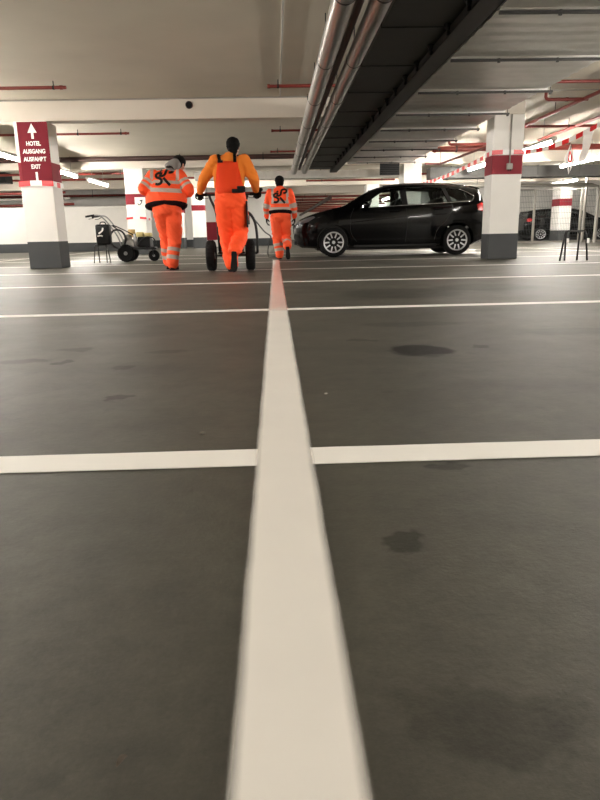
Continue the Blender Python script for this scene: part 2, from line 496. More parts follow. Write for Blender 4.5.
def pipe_x(name, x0, x1, y, z, r, m, label, cat='pipe', hx=(), group=None, elbow_l=False, elbow_r=False, clampr=True):
    t = empty(name, ((x0 + x1) / 2, y, z), label=label, cat=cat, group=group)
    h = (x1 - x0) / 2
    pts = [(-h, 0, 0), (h, 0, 0)]
    if elbow_l: pts = [(-h, 0, .12), (-h, 0, .04), (-h + .015, 0, .012), (-h + .05, 0, 0), (h, 0, 0)]
    if elbow_r: pts = pts[:-1] + [(h - .05, 0, 0), (h - .015, 0, .012), (h, 0, .04), (h, 0, .12)]
    bm = NB(); tube(bm, pts, r, 12)
    for sx in (-1, 1):
        lathe(bm, (sx * h * .98, 0, 0) if not (elbow_l or elbow_r) else (0, 0, 0), (1, 0, 0), [(r * 1.25, -.02), (r * 1.25, .02)], 12)
    obj('pipe_run', bm, m, t, 'auto')
    for x in hx:
        bm = NB()
        tube(bm, [(x - t.location.x, 0, 0), (x - t.location.x, 0, CZ - z)], .008, 6)
        lathe(bm, (x - t.location.x - .015, 0, 0), (1, 0, 0), [(r * 1.2, 0), (r * 1.2, .03)], 12)
        obj('hanger', bm, M['blackmetal'], t)
    return t
G = 'red sprinkler pipes under the ceiling'
pipe_x('sprinkler_pipe', -10, -2.98, 10.36, 2.62, .024, M['pipered'], 'red sprinkler pipe ending above and right of the sign column, nearest the viewer', hx=(-8, -5.5, -3.16), group=G)
pipe_x('sprinkler_pipe', -.06, 1.0, 10.46, 2.62, .024, M['pipered'], 'short red sprinkler pipe stub left of the silver pipes, nearest the viewer', hx=(.09, .8), group=G)
pipe_x('sprinkler_pipe', -10, -3.03, 14.77, 2.62, .024, M['pipered'], 'red sprinkler pipe ending right of the sign column, behind the near beam', hx=(-8, -5.9, -4.1, -3.2), group=G)
pipe_x('sprinkler_pipe', -.03, 1.0, 14.72, 2.62, .024, M['pipered'], 'short red sprinkler pipe stub left of the silver pipes, just behind the near beam', hx=(.15,), group=G)
pipe_x('sprinkler_pipe', -.08, 1.0, 18.3, 2.62, .024, M['pipered'], 'third short red sprinkler pipe stub above the right worker', hx=(.1,), group=G)
pipe_x('main_pipe', -16, 1.4, 19.2, 2.60, .065, M['pipedark'], 'thick dark pipe crossing the hall behind the workers\' heads', hx=(-9, -6, -2.6, -.3), cat='pipe')
pipe_x('sprinkler_pipe', -12, -4.6, 22.95, 2.56, .04, M['pipered'], 'red pipe below the two left fluorescent lights', hx=(-7.0, -5.1), group=G)
pipe_x('sprinkler_pipe', -15, 16, 24.4, 2.5, .035, M['pipered'], 'long red pipe crossing the hall before the farthest beam', hx=(-8, -5, 5, 9), group=G)
pipe_x('sprinkler_pipe', -15, .3, 28.6, 2.5, .04, M['pipered'], 'long red pipe beyond the farthest beam', hx=(-8, -3), group=G)
pipe_x('sprinkler_pipe', -15, .3, 30.2, 2.3, .05, M['pipered'], 'lowest red pipe close to the far end wall', hx=(-8, -3), group=G)
# right side
pipe_x('sprinkler_pipe', 3.55, 9, 10.4, 2.62, .024, M['pipered'], 'upper red sprinkler pipe at the top right corner', hx=(4.1, 7), group=G)
pipe_x('sprinkler_pipe', 4.45, 5.15, 11.32, 2.54, .026, M['pipered'], 'short dark red pipe with upturned elbow right of the column head', hx=(), group=G, elbow_l=True)
pipe_x('sprinkler_pipe', 5.14, 12, 14.2, 2.55, .026, M['pipered'], 'red pipe level with the column head at right', hx=(6.1, 9), group=G)
pipe_x('sprinkler_pipe', 4.2, 5.8, 16.45, 2.5, .03, M['pipered'], 'dark pipe with upturned elbow left of the right column', hx=(5.5,), group=G, elbow_l=True)
pipe_x('main_pipe', 4.0, 9.5, 17.3, 2.5, .07, M['pipered'], 'thick red pipe left of the red banded right column', hx=(4.6, 7.5))
def pipe_pts(name, pts, r, m, label, cat='pipe', group=None, hang=(), n=10, part='pipe_run'):
    c = V(pts[0]); t = empty(name, c, label=label, cat=cat, group=group)
    bm = NB(); tube(bm, [V(p) - c for p in pts], r, n); obj(part, bm, m, t, 'auto')
    for h in hang:
        h = V(h) - c
        bm = NB(); tube(bm, [h, (h.x, h.y, CZ - c.z)], .007, 6); obj('hanger', bm, M['blackmetal'], t)
    return t
pipe_pts('sprinkler_pipe', [(5.12, 14.0, 2.55), (5.06, 7, 2.55)], .03, M['pipered'], 'dark red pipe slanting up to the right frame edge', group=G, hang=[(5.1, 12.5, 2.55), (5.08, 9.6, 2.55)])
pipe_pts('sprinkler_pipe', [(6.3, 16.3, 2.55), (6.15, 9, 2.55)], .03, M['pipered'], 'lit red pipe slanting above the large right fluorescent light', group=G, hang=[(6.22, 12, 2.55)])
pipe_pts('sprinkler_pipe', [(4.15, 18.8, 2.3), (4.6, 18.9, 2.3), (4.9, 15.6, 2.36)], .03, M['pipered'], 'bent red pipe over the rear of the black car', group=G, hang=[(4.6, 18.9, 2.3)])
pipe_pts('drain_pipe', [(4.9, 14.4, 2.52), (4.9, 14.4, 2.25)], .014, M['conduit'], 'thin vertical drop pipe at the joint of two red pipes')
# extra red pipes seen over the bonnet
for i, (x0, x1, y) in enumerate(((.9, 4.6, 22.2), (1.2, 4.6, 26.0))):
    pipe_x('sprinkler_pipe', x0, x1, y, 2.45, .035, M['pipered'], ['red pipe over the bonnet of the black car, nearer one', 'red pipe over the bonnet of the black car, farther one'][i], hx=(x0 + .6, x1 - .5), group=G)
for k in range(8):
    pipe_x('sprinkler_pipe', .5, 7.1, 34.2 + 3.2 * k, 2.3, .05, M['pipered'], 'red pipe crossing the deep bay above the bonnet of the black car', hx=(1.5, 6.3), group='red pipes of the deep bay')
pipe_pts('main_pipe', [(2.55, 31.4, 2.1), (2.2, 60, 2.1)], .09, M['pipedark'], 'dark pipe running back into the deep bay above the car bonnet', hang=[(2.5, 33.7, 2.1), (2.3, 52.8, 2.1)])
# conduit along the near beam, and one along the ceiling
pipe_pts('cable_conduit', [(-12, 11.655, 2.695), (4.2, 11.655, 2.695)], .011, M['conduit'], 'thin grey conduit along the top of the near beam', 'conduit', part='conduit_run')
pipe_pts('cable_conduit', [(.13, 5.5, 2.697), (.13, 11.6, 2.697)], .011, M['conduit'], 'thin grey conduit running along the ceiling left of the silver pipes', 'conduit', part='conduit_run')
pipe_pts('cable_conduit', [(4.55, 11.4, 2.695), (8.5, 11.4, 2.695)], .009, M['conduit'], 'thin grey conduit on the ceiling right of the right column', 'conduit', part='conduit_run')

def silver_pipe(x, r, y0, y1, z, label):
    t = empty('insulated_pipe', (x, y0, z), label=label, cat='pipe', group='silver insulated pipes')
    bm = NB()
    prof = []
    L = y1 - y0
    k = 0
    h = 0
    while h < L:
        prof += [(r, h), (r, min(h + .964, L)), (r * 1.02, min(h + .966, L)), (r * 1.02, min(h + .996, L)), (r, min(h + .998, L))]
        h += 1.0
    lathe(bm, (0, 0, 0), (0, 1, 0), prof, 28)
    obj('jacket', bm, M['foil'], t, 'auto')
    for hy in [q * 2.0 + 1 for q in range(int(L / 2))]:
        bm = NB()
        lathe(bm, (0, hy, 0), (0, 1, 0), [(r * 1.05, -.012), (r * 1.05, .012)], 28)
        tube(bm, [(0, hy, r), (0, hy, CZ - z)], .006, 6)
        obj('hanger', bm, M['blackmetal'], t)
    return t
silver_pipe(.575, .093, 2.5, 20.0, 2.27, 'left of the two silver insulated ceiling pipes')
silver_pipe(.875, .083, 2.5, 20.0, 2.27, 'right of the two silver insulated ceiling pipes')
pipe_pts('brown_pipe', [(.735, 2.5, 2.33), (.735, 20, 2.33)], .035, M['pipedark'], 'dark brown pipe between the two silver insulated pipes', hang=[(.735, y, 2.33) for y in (4, 8, 13, 17)])

# flat galvanised duct, its shade put into the metal colour
t = empty('shaded_duct', (1.3, 2.5, 2.3), label='flat sheet metal duct with shade in its dark colour, between silver pipes and cable tray', cat='duct')
bm = NB(); box(bm, (-.29, 0, 0), (.48, 17.4, .075), .004); obj('duct_body', bm, M['galvshade'], t)
bm = NB()
for k in range(12):
    box(bm, (-.3, 1.2 + k * 1.4, -.012), (.48, 1.24 + k * 1.4, .08))
obj('flange', bm, M['galvshade'], t)

# cable tray with funnel brackets
t = empty('cable_tray', (1.7, 2.5, 2.2), label='dark cable tray along the left edge of the wide duct', cat='cable tray')
bm = NB()
box(bm, (-.1, 0, 0), (.1, 17.3, .006)); box(bm, (-.1, 0, 0), (-.094, 17.3, .07)); box(bm, (.094, 0, 0), (.1, 17.3, .07))
obj('tray_channel', bm, M['tray'], t)
bm = NB()
for k, xx in enumerate((-.06, -.03, .0, .03, .055)):
    pts = smooth_pts([(xx + .01 * math.sin(i * 1.3 + k), i * 1.2, .022) for i in range(15)], 3)
    tube(bm, pts, .012, 8)
obj('cables', bm, M['black'], t, True)['kind'] = 'stuff'
for k in range(23):
    y = .6 + k * .66
    bm = NB()
    lathe(bm, (-.115, y, 0.0), (0, 0, 1), [(.011, -.005), (.011, .03), (.014, .035), (.036, .078), (.036, .088)], 14)
    box(bm, (-.12, y - .012, .0), (-.1, y + .012, .03))
    obj('funnel_bracket', bm, M['black'], t, 'auto')

# wide galvanised duct
t = empty('ventilation_duct', (2.6, 2.5, 2.2), label='wide galvanised ventilation duct in segments above the black car', cat='duct')
DL = 14.6
bm = NB(); segs = 9
wp = [-.78 + (1.58) * i / 1 for i in range(2)]
# ribbed underside: low pressed beads across the run
ny = int(DL / .05)
pr_ = []
for i in range(ny + 1):
    y = DL * i / ny
    bead = .012 * max(0, math.sin(y * 2 * PI / .24)) ** 3
    pr_.append((y, -bead))
lo = [[bm.verts.new((x, y, z)) for (y, z) in pr_] for x in (-.78, .0, .82)]
hi = [[bm.verts.new((x, y, .165)) for (y, z) in pr_] for x in (-.78, .82)]
for a, b_ in ((lo[0], lo[1]), (lo[1], lo[2]), (hi[0], lo[0]), (lo[2], hi[1]), (hi[1], hi[0])):
    for i in range(ny):
        bm.faces.new((a[i], a[i + 1], b_[i + 1], b_[i]))
bm.faces.new([lo[0][0], lo[1][0], lo[2][0], hi[1][0], hi[0][0]]); bm.faces.new([lo[0][-1], hi[0][-1], hi[1][-1], lo[2][-1], lo[1][-1]])
obj('duct_body', bm, M['galv'], t, 'auto')
FY = [1.7, 3.17, 4.64, 6.2, 7.75, 9.2, 10.6, 11.9, 13.2, 14.4]
for k, y in enumerate(FY):
    bm = NB()
    box(bm, (-.79, y - .018, -.022), (.835, y + .018, .17))
    obj('flange', bm, M['galv'], t)
    bm = NB()
    box(bm, (-.79, y - .012, -.05), (.9, y + .012, -.026))
    for xx in (-.3, .3):
        lathe(bm, (xx, y, -.062), (0, 0, 1), [(.016, 0), (.016, .04)], 6)
    box(bm, (.86, y - .02, -.07), (.885, y + .02, -.026))
    tube(bm, [(.87, y, -.05), (.87, y, CZ - 2.2 - (.33 if abs(y + 2.5 - 11.8) < .25 else 0))], .006, 6)
    obj('support_rail', bm, M['tray'], t)

# far cross duct and black opening
t = empty('cross_duct', (.8, 20.6, 2.12), label='grey duct crossing the hall behind the right worker\'s head', cat='duct')
bm = NB(); box(bm, (-3.2, 0, 0), (3.3, .5, .22), .01); obj('duct_body', bm, M['galv'], t)
bm = NB()
for xx in (-2.2, -.9, .4, 1.7, 2.9): box(bm, (xx, -.012, -.012), (xx + .04, .512, .232))
obj('flange', bm, M['galv'], t)
bm = NB(); tube(bm, [(-2.5, .25, .2), (-2.5, .25, CZ - 2.12)], .008, 6); tube(bm, [(2.5, .25, .2), (2.5, .25, CZ - 2.12)], .008, 6); obj('hanger', bm, M['blackmetal'], t)
t = empty('ventilation_grille', (3.3, 19.56, 2.3), label='black ventilation opening left of the column behind the black car', cat='vent')
bm = NB(); box(bm, (-.28, -.03, -.22), (.28, .03, .1)); obj('box', bm, M['black'], t)
bm = NB()
for k in range(6): box(bm, (-.27, -.05, -.2 + k * .05), (.27, -.03, -.185 + k * .05))
obj('louvre', bm, M['blackmetal'], t)
bm = NB(); box(bm, (-.01, -.01, .1), (.01, .01, CZ - 2.3)); obj('hanger', bm, M['blackmetal'], t)
t = empty('dark_opening', (-10.0, 23.4, 2.36), label='black box standing in for the dark opening under the beam left of the sign column', cat='vent')
bm = NB(); box(bm, (-2, 0, 0), (.95, .6, .34), .01); obj('box', bm, M['black'], t)  # solid box added for the opening, its darkness put into the colour

# pipes between parapet and ceiling, far left
for i in range(3):
    pipe_pts('service_pipe', [(-15, 27.0 + i * .5, 2.2 - i * .2), (-8.2, 27.0 + i * .5, 2.25 - i * .2)], .05, M['pipered'] if i != 1 else M['conduit'],
             ['uppermost red pipe above the low wall left of the sign column', 'pale pipe above the low wall left of the sign column', 'lowest red pipe above the low wall left of the sign column'][i], hang=[(-9.3, 27.0 + i * .5, 2.24 - i * .2), (-12, 27.0 + i * .5, 2.2 - i * .2)])

# conduit and junction box on the right column
t = empty('junction_box', (4.03, CYL - .0, 1.5), label='small grey junction box with conduit on the right column front', cat='junction box')
bm = NB(); box(bm, (-.05, -.05, 0), (.05, -.001, .1), .008); obj('housing', bm, M['conduit'], t)
bm = NB(); tube(bm, [(0, -.02, .1), (0, -.02, .885)], .012, 10); obj('conduit_run', bm, M['conduit'], t, True)
bm = NB(); tube(bm, [(-.02, -.03, 0), (-.02, -.03, -.03)], .009, 8); tube(bm, [(.02, -.03, 0), (.02, -.03, -.03)], .009, 8); obj('gland', bm, M['black'], t)

# small white sign with a black mark on the second-row column
t = empty('notice_board', (-3.86, 19.58, 1.27), label='square white notice with black mark on the column behind the left worker', cat='notice')
bm = NB(); box(bm, (-.15, -.006, 0), (.15, .012, .33)); obj('board', bm, M['signwhite'], t)
bm = NB(); tube(bm, smooth_pts([(-.07, -.01, .16), (-.03, -.01, .12), (.03, -.01, .17), (.05, -.01, .22), (-.01, -.01, .235), (.08, -.01, .25)], 4), .012, 6); obj('mark', bm, M['black'], t)

# ------------------------------------------------------------------ barrier tape
def tape(name, pts, w, seg, label, lean=0, group=None, cat='barrier tape'):
    pts = [V(p) for p in pts]
    fine = smooth_pts(pts, 40)
    # resample by length
    out = [fine[0]]; acc = 0; step = seg / 3
    for a, b_ in zip(fine, fine[1:]):
        d = (b_ - a).length
        while acc + d >= step:
            t_ = (step - acc) / d
            a = a.lerp(b_, t_); out.append(a); d = (b_ - a).length; acc = 0
        acc += d
    bm = NB()
    rows = []
    for i, p in enumerate(out):
        tw = lean * math.sin(i * .11)
        off = V((0, math.sin(tw) * w / 2, math.cos(tw) * w / 2))
        rows.append((bm.verts.new(p - off), bm.verts.new(p + off)))
    for i, (r0, r1) in enumerate(zip(rows, rows[1:])):
        bm.faces.new((r0[0], r1[0], r1[1], r0[1])).material_index = (i // 3) % 2
    bmesh.ops.solidify(bm, geom=list(bm.faces), thickness=.0012)
    o = obj(name, bm, [M['tapered'], M['tapewhite']], None)
    return tag(o, label, cat, group)

def ring_tape(x0, x1, y0, y1, z, w, label, tilt=0):
    e = .018
    c = [(x0 - e, y0 - e), (x1 + e, y0 - e), (x1 + e, y1 + e), (x0 - e, y1 + e), (x0 - e, y0 - e)]
    pts = []
    for (a, b_) in zip(c, c[1:]):
        n = 9
        for i in range(n):
            pts.append(V((a[0] + (b_[0] - a[0]) * i / n, a[1] + (b_[1] - a[1]) * i / n, z + tilt * math.sin((len(pts)) * .35))))
    bm = NB(); rows = []
    for i, p in enumerate(pts):
        rows.append((bm.verts.new(p - V((0, 0, w / 2))), bm.verts.new(p + V((0, 0, w / 2)))))
    rows.append(rows[0])
    for i, (r0, r1) in enumerate(zip(rows, rows[1:])):
        bm.faces.new((r0[0], r1[0], r1[1], r0[1])).material_index = (i // 3) % 2
    o = obj('barrier_tape', bm, [M['tapered'], M['tapewhite']], recalc=False)
    md = o.modifiers.new('thickness', 'SOLIDIFY'); md.thickness = .002; md.offset = 0
    return tag(o, label, 'barrier tape', 'red and white barrier tapes')
ring_tape(-4.28, -3.74, CYL, CYL + .5, 1.40, .085, 'red and white tape wound round the sign column below the sign', .012)
ring_tape(3.735, 4.26, CYL, CYL + .4, 1.775, .075, 'red and white tape wound round the right column above its red band', .01)
ring_tape(-4.27, -3.73, 19.6, 20.42, 1.02, .06, 'red and white tape wound round the column behind the left worker', .02)
tape('barrier_tape', [(4.275, 11.62, 1.775), (4.50, 11.3, 1.795), (4.78, 11.05, 1.885), (5.12, 10.9, 2.06), (5.6, 10.7, 2.36), (6.14, 10.4, 2.55)], .075, .11, 'long red and white barrier tape rising right from the column', .3, 'red and white barrier tapes')
tape('barrier_tape', [(3.715, 12.12, 1.74), (3.73, 14.5, 1.66), (3.74, 17.0, 1.66), (3.8, 19.58, 1.75)], .075, .2, 'red and white barrier tape stretched behind the car roof to the column', .2, 'red and white barrier tapes')
# hanging tape ends
t = empty('tape_loop', (4.80, 11.04, 1.86), label='twisted paper tape loop hanging from the barrier tape, left one', cat='tape end')
bm = NB()
L1 = smooth_pts([(0, 0, -.02), (-.03, .005, -.12), (-.085, 0, -.26), (-.03, -.01, -.4), (.0, 0, -.5)], 5)
L2 = smooth_pts([(0, 0, -.02), (.035, .02, -.14), (.095, .03, -.28), (.06, .03, -.4), (.0, .0, -.5)], 5)
rows = [[bm.verts.new(p), bm.verts.new(p.lerp(q, .3) + V((0, -.012, 0)))] for p, q in zip(L1, L2)]
for r0, r1 in zip(rows, rows[1:]): bm.faces.new((r0[0], r1[0], r1[1], r0[1]))
rows = [[bm.verts.new(q.lerp(p, .3)), bm.verts.new(q)] for p, q in zip(L1, L2)]
for r0, r1 in zip(rows, rows[1:]): bm.faces.new((r0[0], r1[0], r1[1], r0[1]))
bmesh.ops.solidify(bm, geom=list(bm.faces), thickness=.002)
obj('strip', bm, M['tapewhite'], t)
bm = NB()
tube(bm, smooth_pts([(.0, .0, -.15), (-.02, 0, -.24), (.01, 0, -.32), (.045, .02, -.25), (.0, .0, -.16)], 4), .012, 6)
obj('red_print', bm, M['tapered'], t)
t = empty('tape_strip', (5.03, 10.92, 1.98), label='broad white tape end hanging from the barrier tape, right one', cat='tape end')
bm = NB()
rows = [[bm.verts.new((-.07 - .006 * i, .02 * math.sin(i), -.05 * i)), bm.verts.new((.08 - .011 * i, .02 * math.sin(i + .6), -.05 * i + .02))] for i in range(10)]
for r0, r1 in zip(rows, rows[1:]): bm.faces.new((r0[0], r1[0], r1[1], r0[1]))
bmesh.ops.solidify(bm, geom=list(bm.faces), thickness=.002)
obj('strip', bm, M['tapewhite'], t)
#PART2
# ------------------------------------------------------------------ the car
def ev_mesh(o):
    dg = bpy.context.evaluated_depsgraph_get()
    dg.update()
    return bpy.data.meshes.new_from_object(o.evaluated_get(dg))

def interp(tab, x):
    if x <= tab[0][0]: return tab[0][1]
    for (x0, y0), (x1, y1) in zip(tab, tab[1:]):
        if x <= x1:
            t = (x - x0) / (x1 - x0)
            return y0 + (y1 - y0) * t
    return tab[-1][1]

def curve_tab(pts, k=6):
    return [(p.x, p.y) for p in smooth_pts([(a, b_, 0) for a, b_ in pts], k)]

TOP = curve_tab([(0, .56), (.03, .68), (.10, .78), (.25, .86), (.55, .955), (.85, 1.02), (1.08, 1.07), (1.3, 1.195), (1.6, 1.36), (1.85, 1.445), (2.1, 1.49), (2.5, 1.515),
                 (3.0, 1.51), (3.5, 1.48), (3.85, 1.435), (4.0, 1.405), (4.08, 1.36), (4.2, 1.13), (4.27, .98), (4.33, .86), (4.36, .70)])
BOT = [(0, .40), (.04, .27), (.15, .21), (.5, .19), (3.9, .2), (4.2, .27), (4.33, .36), (4.36, .48)]
WID = curve_tab([(0, .50), (.04, .62), (.12, .73), (.3, .82), (.6, .872), (1.0, .888), (2.2, .893), (3.4, .89), (3.8, .865), (4.1, .81), (4.25, .75), (4.33, .68), (4.36, .58)])
BELT = [(0, .70), (.6, .88), (1.1, .97), (1.5, .995), (2.4, 1.02), (3.3, 1.055), (3.9, 1.09), (4.36, 1.09)]

def section(x):
    """half contour (y, z) from the middle underneath up to the middle of the roof"""
    w = interp(WID, x); zt = interp(TOP, x); zb = interp(BOT, x)
    zs = min(interp(BELT, x), zt - .05 - .02 * (x > 4.1))
    if zs < zb + .1: zs = zb + .1
    h = zs - zb
    g = max(0, zt - zs)
    wt = max(w - .015 - g * .50 - .03 * min(1, g / .2), w * .45)
    pts = [(0, zb), (w * .8, zb), (w * .955, zb + .05 * min(1, h / .4)), (w * .975, zb + h * .25), (w * .985, zb + h * .40), (w, zb + h * .62), (w * .995, zb + h * .80), (w * .985, zb + h * .93),
           (w - .022, zs), (w - .03 - (w - .03 - wt) * .25, zs + g * .25), (w - .03 - (w - .03 - wt) * .52, zs + g * .52), (w - .03 - (w - .03 - wt) * .8, zs + g * .8),
           (wt - .03, zs + g * .93), (wt * .82, zt - .012), (wt * .45, zt + .002), (0, zt + .008)]
    return pts

def skin_y(x, z):
    p = section(x)
    best = 0
    for (y0, z0), (y1, z1) in zip(p[2:], p[3:]):
        if z0 <= z <= z1 and z1 > z0:
            return y0 + (y1 - y0) * (z - z0) / (z1 - z0)
    return p[8][0]

def car_loft(xs, f):
    bm = NB()
    rings = []
    for x in xs:
        p = f(x)
        full = [(x, y, z) for y, z in p] + [(x, -y, z) for y, z in p[-2:0:-1]]
        rings.append([bm.verts.new(q) for q in full])
    rings_to_faces(bm, rings)
    bmesh.ops.recalc_face_normals(bm, faces=bm.faces)
    return bm

def cutter(bm):
    me = bpy.data.meshes.new('cut'); bmesh.ops.recalc_face_normals(bm, faces=bm.faces); bm.to_mesh(me); bm.free()
    o = bpy.data.objects.new('cut', me); COL.objects.link(o)
    return o

def boolean(me, cuts):
    o = bpy.data.objects.new('bool_tmp', me); COL.objects.link(o)
    for c in cuts:
        md = o.modifiers.new('b', 'BOOLEAN'); md.operation = 'DIFFERENCE'; md.object = c; md.solver = 'EXACT'
    out = ev_mesh(o)
    bpy.data.objects.remove(o)
    for c in cuts: bpy.data.objects.remove(c)
    return out

M['carpaint'] = mat('black_car_paint', (6, 6, 7), .1, spec=.22, coat=.08)
M['trimblack'] = mat('black_trim', (14, 14, 15), .5)
M['chrome'] = mat('chrome_trim', (200, 200, 200), .18, metal=1)
M['alloy'] = mat('silver_alloy', (205, 206, 208), .32, metal=.65)
M['alloydark'] = mat('wheel_recess', (26, 26, 27), .6)
M['seat'] = mat('dark_seat_cloth', (30, 30, 31), .85)
M['lightred'] = mat('red_tail_lens', (190, 20, 24), .15, coat=.6)
M['headlens'] = mat('clear_head_lens', (96, 100, 104), .08, metal=.2, coat=.8)
def glass_mat(name, tint):
    m = bpy.data.materials.new(name); m.use_nodes = True
    nt = m.node_tree; nt.nodes.clear()
    o = nt.nodes.new('ShaderNodeOutputMaterial'); mx = nt.nodes.new('ShaderNodeMixShader')
    tr = nt.nodes.new('ShaderNodeBsdfTransparent'); gl = nt.nodes.new('ShaderNodeBsdfGlossy')
    tr.inputs[0].default_value = (*tint, 1); gl.inputs['Roughness'].default_value = .03
    fr = nt.nodes.new('ShaderNodeFresnel'); fr.inputs[0].default_value = 1.45
    nt.links.new(fr.outputs[0], mx.inputs[0]); nt.links.new(tr.outputs[0], mx.inputs[1]); nt.links.new(gl.outputs[0], mx.inputs[2]); nt.links.new(mx.outputs[0], o.inputs[0])
    return m
M['glass'] = glass_mat('car_glass', (.78, .84, .82))
M['tint'] = glass_mat('tinted_car_glass', (.42, .46, .45))

WIN = {'front': [(1.46, 1.085), (1.72, 1.27), (1.92, 1.40), (2.05, 1.455), (2.30, 1.475), (2.34, 1.12), (1.9, 1.1)],
       'rear': [(2.47, 1.125), (2.44, 1.478), (2.8, 1.48), (3.2, 1.46), (3.34, 1.16)],
       'quarter': [(3.42, 1.17), (3.30, 1.452), (3.6, 1.42), (3.92, 1.27), (3.86, 1.19)]}
WIN = {k: [(x, z - .06) for x, z in p] for k, p in WIN.items()}
WX = (.86, 3.56)   # wheel centres
WR = .315

def panel(poly, side, off, n=8):
    """a pane that follows the body side"""
    bm = NB()
    vs = [bm.verts.new((x, 0, z)) for x, z in poly]
    bm.faces.new(vs)
    xs = [p[0] for p in poly]; zs = [p[1] for p in poly]
    for i in range(1, n):
        for co, no in (((min(xs) + (max(xs) - min(xs)) * i / n, 0, 0), (1, 0, 0)), ((0, 0, min(zs) + (max(zs) - min(zs)) * i / n), (0, 0, 1))):
            bmesh.ops.bisect_plane(bm, geom=list(bm.verts) + list(bm.edges) + list(bm.faces), plane_co=co, plane_no=no)
    for v in bm.verts:
        v.co.y = side * (skin_y(v.co.x, v.co.z) + off)
    return bm

